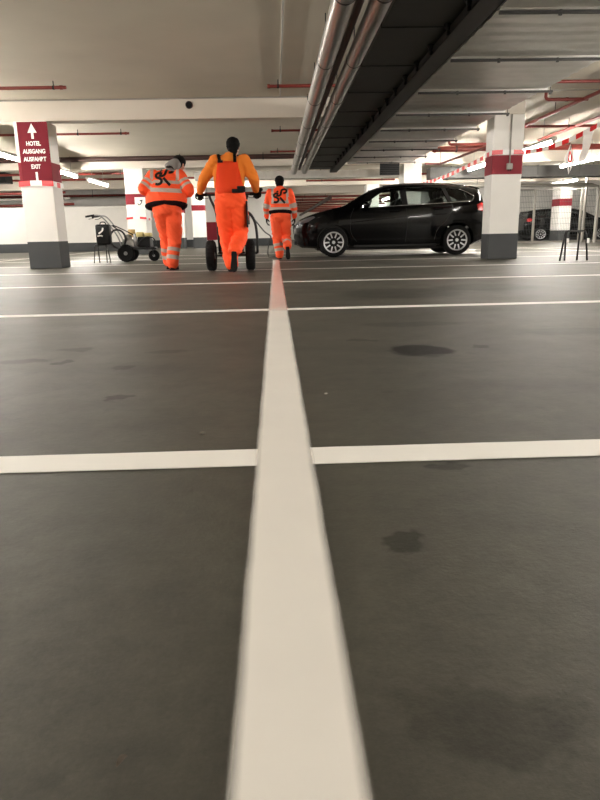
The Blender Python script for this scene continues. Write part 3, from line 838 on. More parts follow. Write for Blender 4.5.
def make_car(label):
    t = empty('car', (0, 0, 0), label=label, cat='car')
    xs = sorted(set([0, .02, .05, .1, .17, .25] + [.35 + .1 * i for i in range(40)] + [4.25, 4.29, 4.32, 4.345, 4.36]))
    xs = [x for x in xs if x <= 4.36]
    bm = car_loft(xs, section)
    me = bpy.data.meshes.new('body'); bm.to_mesh(me); bm.free()
    cuts = []
    for wx in WX:
        for s in (-1, 1):
            bm = NB(); lathe(bm, (wx, s * .58, WR), (0, s, 0), [(.365, 0), (.365, .5)], 40); cuts.append(cutter(bm))
    # cabin void
    def inner(x):
        p = section(x)
        out = []
        for y, z in p:
            out.append((max(0, y - .055) if y > 0 else 0, z))
        zt = interp(TOP, x) - .045
        lo = .52
        q = [(0, lo)] + [(max(y, .02), min(max(z, lo), zt)) for y, z in out[1:-1]] + [(0, zt)]
        # keep strictly rising to stay a clean loop
        r = [(0, lo), (q[5][0] - .02, lo)]
        for y, z in q[6:-1]:
            if z > r[-1][1] + .004 or y < r[-1][0] - .004: r.append((y, max(z, r[-1][1] + .002)))
        while len(r) < 11: r.append((r[-1][0] * .7, r[-1][1] + .001))
        r = r[:11] + [(0, r[10][1] + .003)]
        return r
    cuts.append(cutter(car_loft([1.2 + .1 * i for i in range(29)], inner)))
    for k, poly in WIN.items():
        for s in (-1, 1):
            bm = NB(); prism(bm, poly, s * .3, s * 1.2); cuts.append(cutter(bm))
    # windscreen and rear window
    wt = lambda x: .56
    for pl in ([(1.17, 1.1), (1.12, 1.3), (1.7, 1.62), (1.84, 1.60), (1.80, 1.38), (1.3, 1.1)], [(4.0, 1.42), (4.3, 1.42), (4.42, 1.05), (4.2, 1.08), (4.0, 1.2)]):
        bm = NB(); prism(bm, pl, -.53, .53); cuts.append(cutter(bm))
    out = boolean(me, cuts)
    out.materials.clear(); out.materials.append(M['carpaint'])
    for p in out.polygons: p.use_smooth = True
    try: out.set_sharp_from_angle(angle=math.radians(32))
    except Exception: pass
    o = bpy.data.objects.new('body', out); COL.objects.link(o); o.parent = t
    # side panes, beading, seams
    for s in (-1, 1):
        for k, poly in WIN.items():
            w = obj('window', panel(poly, s, -.014), M['tint'] if k != 'front' else M['glass'], t, True)
        pts = [V((x, s * (skin_y(x, z) + .004), z)) for x, z in [(1.44 + i * .1, interp([(1.44, 1.015), (2.4, 1.05), (3.3, 1.087), (3.95, 1.12)], 1.44 + i * .1)) for i in range(25)]]
        bm = NB(); tube(bm, pts, .0085, 6); obj('chrome_strip', bm, M['chrome'], t, True)
        pts = [V((x, s * (skin_y(x, z) + .001), z)) for x, z in ((3.86, 1.125), (3.93, 1.21), (3.75, 1.31), (3.6, 1.365))]
        bm = NB(); tube(bm, pts, .006, 6); obj('chrome_strip', bm, M['chrome'], t, True)
        # pillar trims between panes
        bm = panel([(2.345, 1.06), (2.305, 1.418), (2.435, 1.42), (2.465, 1.065)], s, .003, 4); obj('pillar_trim', bm, M['trimblack'], t)
        bm = panel([(3.345, 1.105), (3.205, 1.402), (3.295, 1.395), (3.415, 1.11)], s, .003, 4); obj('pillar_trim', bm, M['trimblack'], t)
        # doors' shut lines as slim recessed beads
        for seam in ([(1.30, 1.02), (1.22, .8), (1.24, .5), (1.36, .32)], [(2.42, 1.1), (2.45, .8), (2.44, .5), (2.42, .3)], [(3.38, 1.14), (3.42, .95), (3.28, .72), (3.12, .55), (3.05, .32)]):
            pp = smooth_pts([(a, 0, b_) for a, b_ in seam], 4)
            bm = NB(); tube(bm, [V((p.x, s * (skin_y(p.x, p.z) + .0005), p.z)) for p in pp], .004, 5); obj('door_seam', bm, M['trimblack'], t)
        for hx, hz in ((2.18, .93), (3.12, .965)):
            y = skin_y(hx, hz)
            bm = NB(); tube(bm, [(hx - .1, s * (y - .004), hz), (hx - .08, s * (y + .032), hz), (hx + .08, s * (y + .03), hz + .004), (hx + .1, s * (y - .004), hz + .004)], .013, 8); obj('door_handle', bm, M['carpaint'], t, True)
        # crease lines
        pp = smooth_pts([(1.25, 0, .72), (1.9, 0, .78), (2.8, 0, .84), (3.3, 0, .86)], 6)
        bm = NB(); tube(bm, [V((p.x, s * (skin_y(p.x, p.z) - .004), p.z)) for p in pp], .009, 8); obj('side_crease', bm, M['carpaint'], t, True)
        bm = NB(); box(bm, (1.3, s * .86 - .025, .205), (3.1, s * .86 + .025, .25), .01); obj('sill', bm, M['trimblack'], t)
        # mirror
        bm = NB(); ellipsoid(bm, (1.55, s * .98, 1.07), (.075, .115, .075)); tube(bm, [(1.5, s * .84, 1.0), (1.53, s * .93, 1.04)], .022, 8); obj('side_mirror', bm, M['carpaint'], t, True)
        # lamps
        bm = panel([(.13, .70), (.10, .76), (.24, .82), (.42, .87), (.47, .845), (.32, .75)], s, .006, 6)
        bmesh.ops.solidify(bm, geom=list(bm.faces), thickness=.012); hl = obj('headlight', bm, M['headlens'], t, True)
        bm = panel([(4.02, .93), (3.98, 1.04), (4.12, 1.08), (4.26, 1.04), (4.28, .92), (4.16, .9)], s, .006, 6)
        bmesh.ops.solidify(bm, geom=list(bm.faces), thickness=.012); obj('tail_light', bm, M['lightred'], t, True)
        bm = NB(); box(bm, (.10, s * .60 - .07, .36), (.13, s * .60 + .07, .41), .01); obj('fog_lamp', bm, M['headlens'], t)
    # panes in the ends
    def endpane(x0, x1, hw):
        bm = NB(); rows = []
        for i in range(9):
            x = x0 + (x1 - x0) * i / 8
            z = interp(TOP, x)
            rows.append([bm.verts.new((x, -hw + 2 * hw * j / 6, z - .006)) for j in range(7)])
        for a, b_ in zip(rows, rows[1:]):
            for j in range(6): bm.faces.new((a[j], a[j + 1], b_[j + 1], b_[j]))
        return bm
    obj('windscreen', endpane(1.1, 1.86, .56), M['glass'], t, True)
    obj('rear_window', endpane(4.02, 4.235, .56), M['tint'], t, True)
    # grille, plate area, spoiler
    bm = NB()
    box(bm, (-.012, -.36, .50), (.04, .36, .70), .01); obj('grille', bm, M['trimblack'], t)
    for z in (.56, .63):
        bm = NB(); box(bm, (-.022, -.34, z), (.0, .34, z + .022), .004); obj('grille_bar', bm, M['chrome'], t)
    bm = NB(); box(bm, (.0, -.5, .27), (.06, .5, .38), .01); obj('lower_intake', bm, M['trimblack'], t)
    bm = NB(); prism(bm, [(3.86, 1.44), (4.1, 1.40), (4.14, 1.375), (4.0, 1.37)], -.56, .56); obj('roof_spoiler', bm, M['carpaint'], t)
    for s in (-1, 1):
        bm = NB(); tube(bm, [(x, s * .585, interp(TOP, x) - .005) for x in (1.95, 2.4, 2.9, 3.4, 3.8)], .012, 6); obj('roof_rail', bm, M['trimblack'], t, True)
    bm = NB(); box(bm, (.5, -.6, .14), (3.9, .6, .2)); obj('underbody', bm, M['trimblack'], t)
    # wheels
    def wheel(wx, s):
        c = (wx, s * .74, WR)
        bm = NB()
        lathe(bm, c, (0, s, 0), [(.205, -.10), (.27, -.105), (.305, -.09), (.315, -.05), (.315, .05), (.307, .085), (.27, .105), (.222, .1), (.205, .09)], 48)
        w = obj('wheel', bm, M['rubber'], t, 'auto')
        bm = NB()
        lathe(bm, c, (0, s, 0), [(.21, -.09), (.21, .088), (.224, .1), (.218, .104), (.195, .095), (.19, .06), (.19, -.08)], 48)
        for k in range(5):
            for d in (-.2, .2):
                a = 2 * PI * k / 5 + PI / 2 + d
                a2 = 2 * PI * k / 5 + PI / 2 + d * 1.75
                p0 = V((math.cos(a) * .04, 0, math.sin(a) * .04)); p1 = V((math.cos(a2) * .198, 0, math.sin(a2) * .198))
                q = V((-(p1 - p0).z, 0, (p1 - p0).x)).normalized()
                ring = []
                for p, hw, y0, y1 in ((p0, .024, .05, .086), (p1, .019, .066, .098)):
                    ring.append([bm.verts.new(V(c) + p + q * e * hw + V((0, s * yy, 0))) for e, yy in ((-1, y0), (1, y0), (.7, y1), (-.7, y1))])
                rings_to_faces(bm, ring)
        lathe(bm, c, (0, s, 0), [(.046, .03), (.046, .08), (.036, .09), (.02, .092)], 24)
        obj('rim', bm, M['alloy'], w, 'auto')
        bm = NB(); lathe(bm, c, (0, s, 0), [(.15, .0), (.15, .02), (.06, .025)], 32); obj('brake_disc', bm, M['alloydark'], w, True)
        bm = NB(); lathe(bm, c, (0, s, 0), [(.188, -.02), (.188, -.01)], 32); obj('rim_back', bm, M['alloydark'], w)
    for wx in WX:
        for s in (-1, 1): wheel(wx, s)
    # cabin
    def seat(x, y, wd):
        bm = NB(); box(bm, (x - .05, y - wd / 2, .52), (x + .42, y + wd / 2, .68), .04); 
        st = obj('seat', bm, M['seat'], t, True)
        bm = NB(); prism(bm, [(x + .36, .62), (x + .50, .62), (x + .66, 1.2), (x + .56, 1.21)], y - wd / 2 + .02, y + wd / 2 - .02)
        bmesh.ops.bevel(bm, geom=list(bm.edges), offset=.03, segments=2, affect='EDGES'); obj('backrest', bm, M['seat'], st, True)
        for yy in ([y] if wd < .7 else [y - .4, y, y + .4]):
            bm = NB(); ellipsoid(bm, (x + .66, yy, 1.31), (.05, .13, .085)); obj('headrest', bm, M['seat'], st, True)
    seat(1.75, -.36, .5); seat(1.75, .36, .5); seat(2.65, 0, 1.25)
    bm = NB(); prism(bm, [(1.25, .7), (1.22, 1.04), (1.5, 1.05), (1.62, .98), (1.6, .7)], -.72, .72); obj('dashboard', bm, M['seat'], t)
    bm = NB(); tube(bm, [V((1.66 + .07 * math.sin(a), -.36 + .19 * math.cos(a), 1.03 + .17 * math.sin(a))) for a in [2 * PI * i / 24 for i in range(24)]], .016, 8, close=True); obj('steering_wheel', bm, M['seat'], t, True)
    bm = NB(); ellipsoid(bm, (1.72, 0, 1.39), (.02, .11, .035)); obj('interior_mirror', bm, M['seat'], t, True)
    return t
car = make_car('black hatchback parked side on beyond the workers, nose to the left')
def all_meshes(o):
    for ch in o.children:
        if ch.type == 'MESH': yield ch.data
        yield from all_meshes(ch)
for me in all_meshes(car):                       # short rear overhang
    for v in me.vertices:
        if v.co.x > 3.9: v.co.x = 3.9 + (v.co.x - 3.9) * .78
car.location = (.40, 15.0, 0)
car.rotation_euler = (0, 0, math.radians(-1.2)); car.scale = (.972, .985, .985)
c2 = copy_tree(car); c2.location = (15.05, 29.55, 0); c2.rotation_euler.z = PI; c2.scale = (1, .95, .9)
tag(c2, 'dark car in the far background behind the wire fence and banded column', 'car')
# ------------------------------------------------------------------ people
M['skin'] = mat('skin', (178, 124, 98), .5, var=.04, vscale=20)
M['hair'] = mat('dark_hair', (12, 10, 9), .85, spec=.12, bump=.6, bscale=120)
M['glove'] = mat('black_work_glove', (20, 19, 19), .8, spec=.2)
M['shoe'] = mat('black_work_shoe', (20, 19, 19), .7, spec=.2)
M['sole'] = mat('dark_rubber_sole', (26, 25, 25), .85, spec=.2, bump=.5, bscale=60)
M['eye'] = mat('eye_white', (225, 220, 212), .25)
M['sweater'] = mat('orange_sweater_knit', (221, 118, 28), .9, bump=.35, bscale=150)
M['bib'] = mat('bright_orange_work_cloth', (255, 82, 26), .8, bump=.15, bscale=90)
M['strap'] = mat('black_strap', (13, 13, 14), .7, spec=.2)
M['greyhood'] = mat('grey_hood_cloth', (120, 116, 112), .9, bump=.2, bscale=90)
M['hem'] = mat('dark_hem_knit', (26, 15, 17), .95, spec=.1)
M['print'] = mat('black_print', (14, 12, 14), .6)

def stripe_mat(name, rgb):
    m = mat(name, rgb, .8, bump=.15, bscale=90)
    nt = m.node_tree; b = nt.nodes['Principled BSDF']
    at = nt.nodes.new('ShaderNodeAttribute'); at.attribute_name = 'band'
    mr = nt.nodes.new('ShaderNodeMapRange'); mr.inputs['From Min'].default_value = -.004; mr.inputs['From Max'].default_value = .004
    nt.links.new(at.outputs['Fac'], mr.inputs['Value'])
    mx = nt.nodes.new('ShaderNodeMix'); mx.data_type = 'RGBA'
    mx.inputs[6].default_value = (*lin(rgb), 1); mx.inputs[7].default_value = (*lin((176, 160, 150)), 1)
    nt.links.new(mr.outputs[0], mx.inputs[0]); nt.links.new(mx.outputs[2], b.inputs['Base Color'])
    return m
M['jacket'] = stripe_mat('signal_orange_jacket_cloth', (252, 84, 34))
M['trouser'] = stripe_mat('signal_orange_trouser_cloth', (248, 88, 42))

def ring_loft(bm, secs, n=20):
    """secs: (centre, side radius, depth radius, side axis) - one closed tapering body of ellipses"""
    rings = []
    for i, (c, rx, ry, ax) in enumerate(secs):
        c = V(c)
        t = (V(secs[min(i + 1, len(secs) - 1)][0]) - V(secs[max(i - 1, 0)][0])).normalized()
        a = V(ax); a = (a - t * a.dot(t)).normalized(); b_ = t.cross(a).normalized()
        rings.append([bm.verts.new(c + a * rx * math.cos(2 * PI * k / n) + b_ * ry * math.sin(2 * PI * k / n)) for k in range(n)])
    rings_to_faces(bm, rings)

def limb(bm, pts, rad, k=4):
    p = smooth_pts(pts, k)
    m = len(p)
    r = [interp([(i * k, rr) for i, rr in enumerate(rad)], i) for i in range(m)]
    tube(bm, p, r, 14)
    ellipsoid(bm, p[0], (r[0],) * 3, None, 14, 8); ellipsoid(bm, p[-1], (r[-1],) * 3, None, 14, 8)

def fuse(name, bm, m, parent, voxel, smooth=4, fold=0, ffreq=8, seed=0, factor=.5):
    bmesh.ops.recalc_face_normals(bm, faces=bm.faces)
    me = bpy.data.meshes.new('tmp'); bm.to_mesh(me); bm.free()
    o = bpy.data.objects.new('tmp', me); COL.objects.link(o)
    r = o.modifiers.new('r', 'REMESH'); r.mode = 'VOXEL'; r.voxel_size = voxel; r.use_smooth_shade = True
    sm = o.modifiers.new('s', 'SMOOTH'); sm.iterations = smooth; sm.factor = factor
    out = ev_mesh(o)
    bpy.data.objects.remove(o)
    if fold:
        nn = [v.normal.copy() for v in out.vertices]
        for v, nv in zip(out.vertices, nn):
            c = v.co
            q = V((c.x * ffreq * .8 + seed, c.y * ffreq * .8, c.z * ffreq * 1.7 + c.x * ffreq * .9))
            d = noise.noise(q) + .5 * noise.noise(q * 2.3)
            v.co = c + nv * fold * d
    out.name = name
    out.materials.clear(); out.materials.append(m)
    for p in out.polygons: p.use_smooth = True
    ob = bpy.data.objects.new(name, out); COL.objects.link(ob); ob.parent = parent
    return ob

def hand(bm, wrist, d, palm, thumb_side, curl=.9, g=0.0):
    """palm slab, four unequal bent fingers, thumb leaving the side near the wrist. d: direction, palm: direction the palm faces"""
    wrist = V(wrist); d = V(d).normalized(); pn = V(palm); pn = (pn - d * pn.dot(d)).normalized(); s = d.cross(pn).normalized() * thumb_side
    ring_loft(bm, [(wrist - d * .03, .026 + g, .021 + g, s), (wrist + d * .01, .028 + g, .019 + g, s), (wrist + d * .05, .041 + g, .016 + g, s), (wrist + d * .092, .042 + g, .0145 + g, s), (wrist + d * .1, .036 + g, .011 + g, s)], 14)
    for off, L, r in ((.031, .078, .0088), (.0105, .088, .0092), (-.0105, .082, .0088), (-.031, .064, .0078)):
        p = wrist + d * .082 + s * off
        pts = [p]
        ang = 0
        for seg, f in ((.45, .55), (.3, 1.0), (.25, .8)):
            ang += curl * f
            p = p + (d * math.cos(ang) + pn * math.sin(ang)) * L * seg * 1.15 + s * off * .06
            pts.append(p)
        limb(bm, pts, [r + g, r + g, r * .94 + g, r * .82 + g], 3)
    p = wrist + d * .022 + s * .024
    a1 = (d * .55 + s * .75 + pn * .35).normalized(); a2 = (d * .75 + s * .25 + pn * .6).normalized(); a3 = (d * .7 - s * .2 + pn * .65).normalized()
    limb(bm, [p, p + a1 * .042, p + a1 * .042 + a2 * .034, p + a1 * .042 + a2 * .034 + a3 * .026], [.013 + g, .0115 + g, .0105 + g, .009 + g], 3)

def head(bm, c, fwd, up, s=1.0):
    """skull, jaw, nose, ears, brow, chin, lips around c"""
    c = V(c); f = V(fwd).normalized(); u = V(up); u = (u - f * u.dot(f)).normalized(); r = f.cross(u)
    Rm = Matrix((r, f, u)).transposed()
    P = lambda x, y, z: c + (r * x + f * y + u * z) * s
    ellipsoid(bm, P(0, -.012, .03), (.076 * s, .096 * s, .088 * s), Rm, 20, 14)
    ring_loft(bm, [(P(0, .01, -.11), .03, .028, r), (P(0, .02, -.095), .048, .05, r), (P(0, .02, -.05), .062, .066, r), (P(0, .015, .0), .07, .078, r)], 18)
    ellipsoid(bm, P(0, .078, -.102), (.02, .016, .015), Rm, 10, 6)
    ring_loft(bm, [(P(0, .085, .012), .008, .008, r), (P(0, .1, -.012), .01, .012, r), (P(0, .108, -.034), .016, .014, r), (P(0, .088, -.046), .012, .01, r)], 10)
    ellipsoid(bm, P(0, .086, -.066), (.024, .01, .006), Rm, 10, 6); ellipsoid(bm, P(0, .083, -.077), (.021, .01, .006), Rm, 10, 6)
    ellipsoid(bm, P(0, .08, .024), (.052, .014, .01), Rm, 12, 6)
    for sx in (-1, 1):
        ellipsoid(bm, P(sx * .078, -.008, -.012), (.011, .022, .034), Rm, 10, 8)
        ellipsoid(bm, P(sx * .05, .05, -.03), (.022, .022, .02), Rm, 10, 6)
    return P, Rm

def band_attr(o, fn):
    a = o.data.attributes.new('band', 'FLOAT', 'POINT')
    a.data.foreach_set('value', [fn(v.co) for v in o.data.vertices])

def seg_param(p, pts):
    """distance to a polyline and the running length of the closest spot"""
    best = (9, 0); run = 0
    for a, b_ in zip(pts, pts[1:]):
        a, b_ = V(a), V(b_); L = (b_ - a).length
        t = max(0, min(1, (p - a).dot(b_ - a) / (L * L)))
        d = (a + (b_ - a) * t - p).length
        if d < best[0]: best = (d, run + t * L)
        run += L
    return best

def decal(name, target, strokes, m, parent, w, y_from=-1.0):
    """flat print laid on the cloth of target, seen from behind; strokes in local x, z"""
    bm0 = bmesh.new(); bm0.from_mesh(target.data); tree = BVHTree.FromBMesh(bm0); bm0.free()
    bm = NB()
    for st in strokes:
        p = smooth_pts([(a, 0, b_) for a, b_ in st], 5) if len(st) > 2 else [V((st[0][0], 0, st[0][1])).lerp(V((st[1][0], 0, st[1][1])), i / 5) for i in range(6)]
        rows = []
        for i, q in enumerate(p):
            t = (p[min(i + 1, len(p) - 1)] - p[max(i - 1, 0)]).normalized()
            nrm = V((-t.z, 0, t.x))
            row = []
            for e in (-1, -.33, .33, 1):
                c = q + nrm * e * w / 2
                h = tree.ray_cast(V((c.x, y_from, c.z)), V((0, 1, 0)))
                y = h[0].y if h[0] is not None else 0
                row.append(bm.verts.new((c.x, y - .004, c.z)))
            rows.append(row)
        for a, b_ in zip(rows, rows[1:]):
            for j in range(3): bm.faces.new((a[j], a[j + 1], b_[j + 1], b_[j]))
    bmesh.ops.solidify(bm, geom=list(bm.faces), thickness=.002)
    return obj(name, bm, m, parent, True)

def logo_strokes(cx, cz, k):
    raw = [[(246, 186), (222, 180), (202, 190), (204, 210), (226, 219), (242, 232), (238, 252), (218, 262), (196, 258)],
           [(222, 196), (246, 203), (264, 190), (272, 162), (284, 145), (308, 142), (322, 155), (314, 172), (290, 178)],
           [(256, 216), (280, 244), (304, 270)], [(231, 156), (238, 170)]]
    return [[(cx + (x - 258) * k, cz - (y - 206) * k) for x, y in st] for st in raw]

def shoe(bm_shoe, bm_sole, heel, toe, up):
    """heel and toe: ends of the sole; up: side the foot is on"""
    h, t = V(heel), V(toe); d = (t - h).normalized(); u = V(up); u = (u - d * u.dot(d)).normalized(); s = d.cross(u)
    L = (t - h).length
    ring_loft(bm_shoe, [(h + d * .005 + u * .04, .026, .034, s), (h + d * .05 + u * .052, .036, .05, s), (h + d * L * .38 + u * .048, .04, .046, s), (h + d * L * .6 + u * .04, .046, .037, s), (h + d * L * .82 + u * .033, .046, .03, s), (t - d * .01 + u * .028, .03, .022, s)], 16)
    limb(bm_shoe, [h + d * .065 + u * .05, h + d * .06 + u * .12], [.042, .044], 3)
    # sole: outline of a foot
    out = []
    prof = [(0, .022), (.03, .034), (.1, .036), (.42, .033), (.62, .045), (.8, .047), (.93, .036), (1.0, .014)]
    for f, w in prof: out.append((f, w))
    lo, hi = [], []
    loop = [(f, w) for f, w in out] + [(f, -w) for f, w in out[::-1]]
    a = [bm_sole.verts.new(h + d * f * L + s * w) for f, w in loop]
    b_ = [bm_sole.verts.new(h + d * f * L + s * w + u * .022) for f, w in loop]
    n = len(loop)
    bm_sole.faces.new(a); bm_sole.faces.new(b_[::-1])
    for i in range(n): bm_sole.faces.new((a[i], a[(i + 1) % n], b_[(i + 1) % n], b_[i]))

def worker(spec):
    t = empty('person', spec['loc'], label=spec['label'], cat='person')
    J = {k: V(v) for k, v in spec['J'].items()}
    X = (1, 0, 0)
    # ---- body
    bm = NB()
    sh = spec.get('sh', 1.0)
    pel, che, nek = J['pelvis'], J['chest'], J['neck']
    tw = V(spec.get('side', (1, 0, 0)))
    wst = pel.lerp(che, .45)
    ring_loft(bm, [(pel - (che - pel).normalized() * .1, .10, .08, X), (pel, .155, .105, X), (wst, .135, .095, tw), (che, .165, .11, tw), (che.lerp(nek, .55), .15, .09, tw), (che.lerp(nek, .85), .085, .07, tw), (nek, .056, .056, tw)])
    limb(bm, [nek - (J['head'] - nek) * .1, nek.lerp(J['head'], .7)], [.057, .054])
    for q in 'LR':
        limb(bm, [J['sh' + q], J['el' + q], J['wr' + q]], [.062, .044, .027])
        limb(bm, [J['hip' + q], J['kn' + q], J['an' + q]], [.085, .056, .036])
        h, to = J['he' + q], J['to' + q]
        limb(bm, [J['an' + q], h.lerp(to, .3) + V(spec['fu' + q]) * .05, h.lerp(to, .85) + V(spec['fu' + q]) * .035], [.034, .034, .024])
        hand(bm, J['wr' + q], spec['hd' + q], spec['hp' + q], spec['ht' + q], spec.get('curl', .8))
    P, Rm = head(bm, J['head'], spec['hf'], spec['hu'])
    fuse('body', bm, M['skin'], t, .0065, 3)
    for sx in (-1, 1):
        bm = NB(); ellipsoid(bm, P(sx * .031, .083, .0), (.0125,) * 3); obj('eye', bm, M['eye'], t, True)
        bm = NB(); ellipsoid(bm, P(sx * .031, .093, .0), (.0055, .004, .0055)); obj('iris', bm, M['hair'], t, True)
    # hair
    bm = NB()
    ellipsoid(bm, P(0, -.02, .045), (.097, .106, .088), Rm, 20, 12)
    ellipsoid(bm, P(0, -.045, -.01), (.09, .07, .08), Rm, 18, 10)
    if spec.get('longhair'): ellipsoid(bm, P(0, -.04, -.075), (.07, .05, .07), Rm, 18, 10)
    fuse('hair', bm, M['hair'], t, .009, 2, .004, 40)
    # shoes
    for q in 'LR':
        b1, b2 = NB(), NB()
        shoe(b1, b2, J['he' + q], J['to' + q], spec['fu' + q])
        so = fuse('shoe', b1, M['shoe'], t, .007, 3)
        obj('sole', b2, M['sole'], so)
        if spec.get('gloves'):
            bm = NB(); hand(bm, J['wr' + q], spec['hd' + q], spec['hp' + q], spec['ht' + q], spec.get('curl', .8), .0035)
            fuse('glove', bm, M['glove'], t, .006, 2)
    # ---- trousers
    def leg_secs(q, g):
        return [J['hip' + q], J['kn' + q], J['an' + q].lerp(J['kn' + q], .02)]
    bm = NB()
    up = (che - pel).normalized()
    ring_loft(bm, [(pel - up * .13, .105, .10, X), (pel - up * .05, .178 * spec.get('lw', 1), .135, X), (pel + up * .08, .172 * spec.get('lw', 1), .125, X), (pel + up * spec['wz'], .165 * spec.get('lw', 1), .12, X)])
    for q in 'LR':
        kn, an, hp = J['kn' + q], J['an' + q], J['hip' + q]
        low = an.lerp(kn, spec.get('cuff', .04))
        limb(bm, [hp - V((0, 0, .0)), hp.lerp(kn, .5), kn, kn.lerp(low, .5) + (kn - hp).normalized() * .01, low], [x * spec.get('lw', 1) for x in (.112, .106, .09, .086, .08)], 4)
    tr = fuse('trousers', bm, spec['tm'], t, .0115, 4, .014, 11, 3 + spec['seed'])
    legs = {q: [J['kn' + q], J['an' + q]] for q in 'LR'}
    def tb(p):
        best = -1
        for q in 'LR':
            d, s_ = seg_param(p, legs[q])
            L = (legs[q][1] - legs[q][0]).length
            if d < .14 and p.z < J['kn' + q].z - .05:
                for lo, w in spec.get('bands', ()):
                    best = max(best, w - abs((L - s_) - lo))
        return best
    band_attr(tr, tb)
    # ---- top
    bm = NB()
    fat = spec.get('fat', 1.0); fx_ = spec.get('fx', (1, 1, 1))
    hemc = pel + up * spec['hem']
    ring_loft(bm, [(hemc, .185 * fat * fx_[0], .135 * fat, X), (hemc.lerp(wst, .5), .195 * fat * fx_[0], .145 * fat, tw), (wst + up * .03, .196 * fat * fx_[1], .145 * fat, tw), (che, .205 * fat * fx_[2], .15 * fat, tw), (che.lerp(nek, .5), .19 * fx_[2], .13, tw), (che.lerp(nek, .85), .125, .1, tw), (nek.lerp(J['head'], .12), .075, .075, tw)])
    arms = {}
    for q in 'LR':
        s_, e, w = J['sh' + q], J['el' + q], J['wr' + q]
        d = (w - e).normalized()
        w2 = w - d * .015
        limb(bm, [s_, s_.lerp(e, .5), e, e.lerp(w2, .5), w2], [x * spec.get('sleeve', 1) for x in (.088, .08, .07, .063, .05)], 4)
        arms[q] = [s_, e, w]
    jk = fuse(spec['topname'], bm, spec['topm'], t, .0115, 4, .010, 9, spec['seed'])
    def jb(p):
        da = {q: seg_param(p, arms[q]) for q in 'LR'}
        q = min(da, key=lambda k: da[k][0])
        d, s_ = da[q]
        dt, _ = seg_param(p, [hemc, wst, che, nek])
        if d < .125 and (dt > .17 or d < dt * .6) and s_ > .1:
            return max([w - abs(s_ - c) for c, w in spec['abands']])
        loc = V((p.x - che.lerp(pel, (che.z - p.z) / max(.01, che.z - pel.z)).x if p.z < che.z else p.x - che.x, 0, 0))
        b_ = max([w - abs(p.z - z - spec.get('tilt', 0) * p.x) for z, w in spec['tbands']])
        if p.z > spec['tbands'][0][0]:
            b_ = max(b_, .024 - abs(abs(loc.x) - spec.get('brace', .125)))
        return b_
    if spec.get('tbands'):
        band_attr(jk, jb)
        bm = NB()
        ring_loft(bm, [(hemc - up * .035, .176 * fat * fx_[0], .13 * fat, X), (hemc - up * .01, .196 * fat * fx_[0], .146 * fat, X), (hemc + up * .025, .198 * fat * fx_[0], .148 * fat, X), (hemc + up * .035, .18 * fat * fx_[0], .13 * fat, X)], 32)
        fuse('hem_band', bm, M['hem'], t, .011, 2, .006, 9, spec['seed'])
        decal('back_print', jk, logo_strokes(*spec['logo']), M['print'], t, spec['logo'][2] * 19)
    return t, J, jk, tr, P, Rm

def FU(h, t_):
    return (0, 0, 1)

# middle worker: bib overalls over an orange sweater, pushing the striping cart
mw, J, jk, tr, P, Rm = worker(dict(
    loc=(-.605, 9.35, 0), seed=1, label='person in bright orange bib overalls and orange sweater, pushing a two-wheeled cart',
    J=dict(pelvis=(-.01, 0, .96), chest=(-.02, .12, 1.34), neck=(.005, .19, 1.565), head=(.045, .27, 1.675),
           shL=(-.20, .14, 1.485), elL=(-.37, .15, 1.26), wrL=(-.455, .33, 1.105), shR=(.19, .14, 1.49), elR=(.315, .11, 1.26), wrR=(.335, .32, 1.115),
           hipL=(-.095, 0, .93), knL=(-.085, .12, .51), anL=(-.035, .06, .10), hipR=(.095, 0, .93), knR=(.10, .10, .50), anR=(.04, -.27, .31),
           heL=(-.03, .0, .0), toL=(-.055, .275, .0), heR=(.035, -.375, .285), toR=(.02, -.315, .012)),
    hdL=(-.05, .75, -.35), hpL=(.1, -.3, -1), htL=1, hdR=(.05, .75, -.35), hpR=(-.1, -.3, -1), htR=-1, curl=.95, gloves=True, longhair=True,
    fuL=(0, 0, 1), fuR=(0, 1, .22), hf=(.05, .8, -.5), hu=(0, .5, .85), wz=.16, hem=.06, cuff=.03,
    tm=M['bib'], topm=M['sweater'], topname='sweater', abands=[], fat=.98, fx=(1, 1.08, 1.1), lw=1.2, sleeve=1.06))
# bib at the back, straps, pouch
bm = NB()
def back_patch(bm, target, rows, off=.012, nx=12):
    b0 = bmesh.new(); b0.from_mesh(target.data); tree = BVHTree.FromBMesh(b0); b0.free()
    vs = []
    for z, x0, x1 in rows:
        r = []
        for i in range(nx + 1):
            x = x0 + (x1 - x0) * i / nx
            h = tree.ray_cast(V((x, -1, z)), V((0, 1, 0)))
            r.append(V((x, (h[0].y if h[0] is not None else .1) - off, z)))
        vs.append(r)
    # ease out dips so that the cloth hangs taut
    for _ in range(3):
        for i in range(1, len(vs) - 1):
            for j in range(nx + 1):
                vs[i][j].y = min(vs[i][j].y, (vs[i - 1][j].y + vs[i + 1][j].y) / 2)
    g = [[bm.verts.new(p) for p in r] for r in vs]
    for a, b_ in zip(g, g[1:]):
        for j in range(nx): bm.faces.new((a[j], a[j + 1], b_[j + 1], b_[j]))
    bmesh.ops.solidify(bm, geom=list(bm.faces), thickness=-.012)
    return bm
rowsb = [(1.475 - i * .03, -.165 - .0035 * i, .105 + .0065 * i) for i in range(17)]
obj('bib', back_patch(bm, jk, rowsb), M['bib'], mw, True)
b0 = bmesh.new(); b0.from_mesh(jk.data); tree = BVHTree.FromBMesh(b0); b0.free()
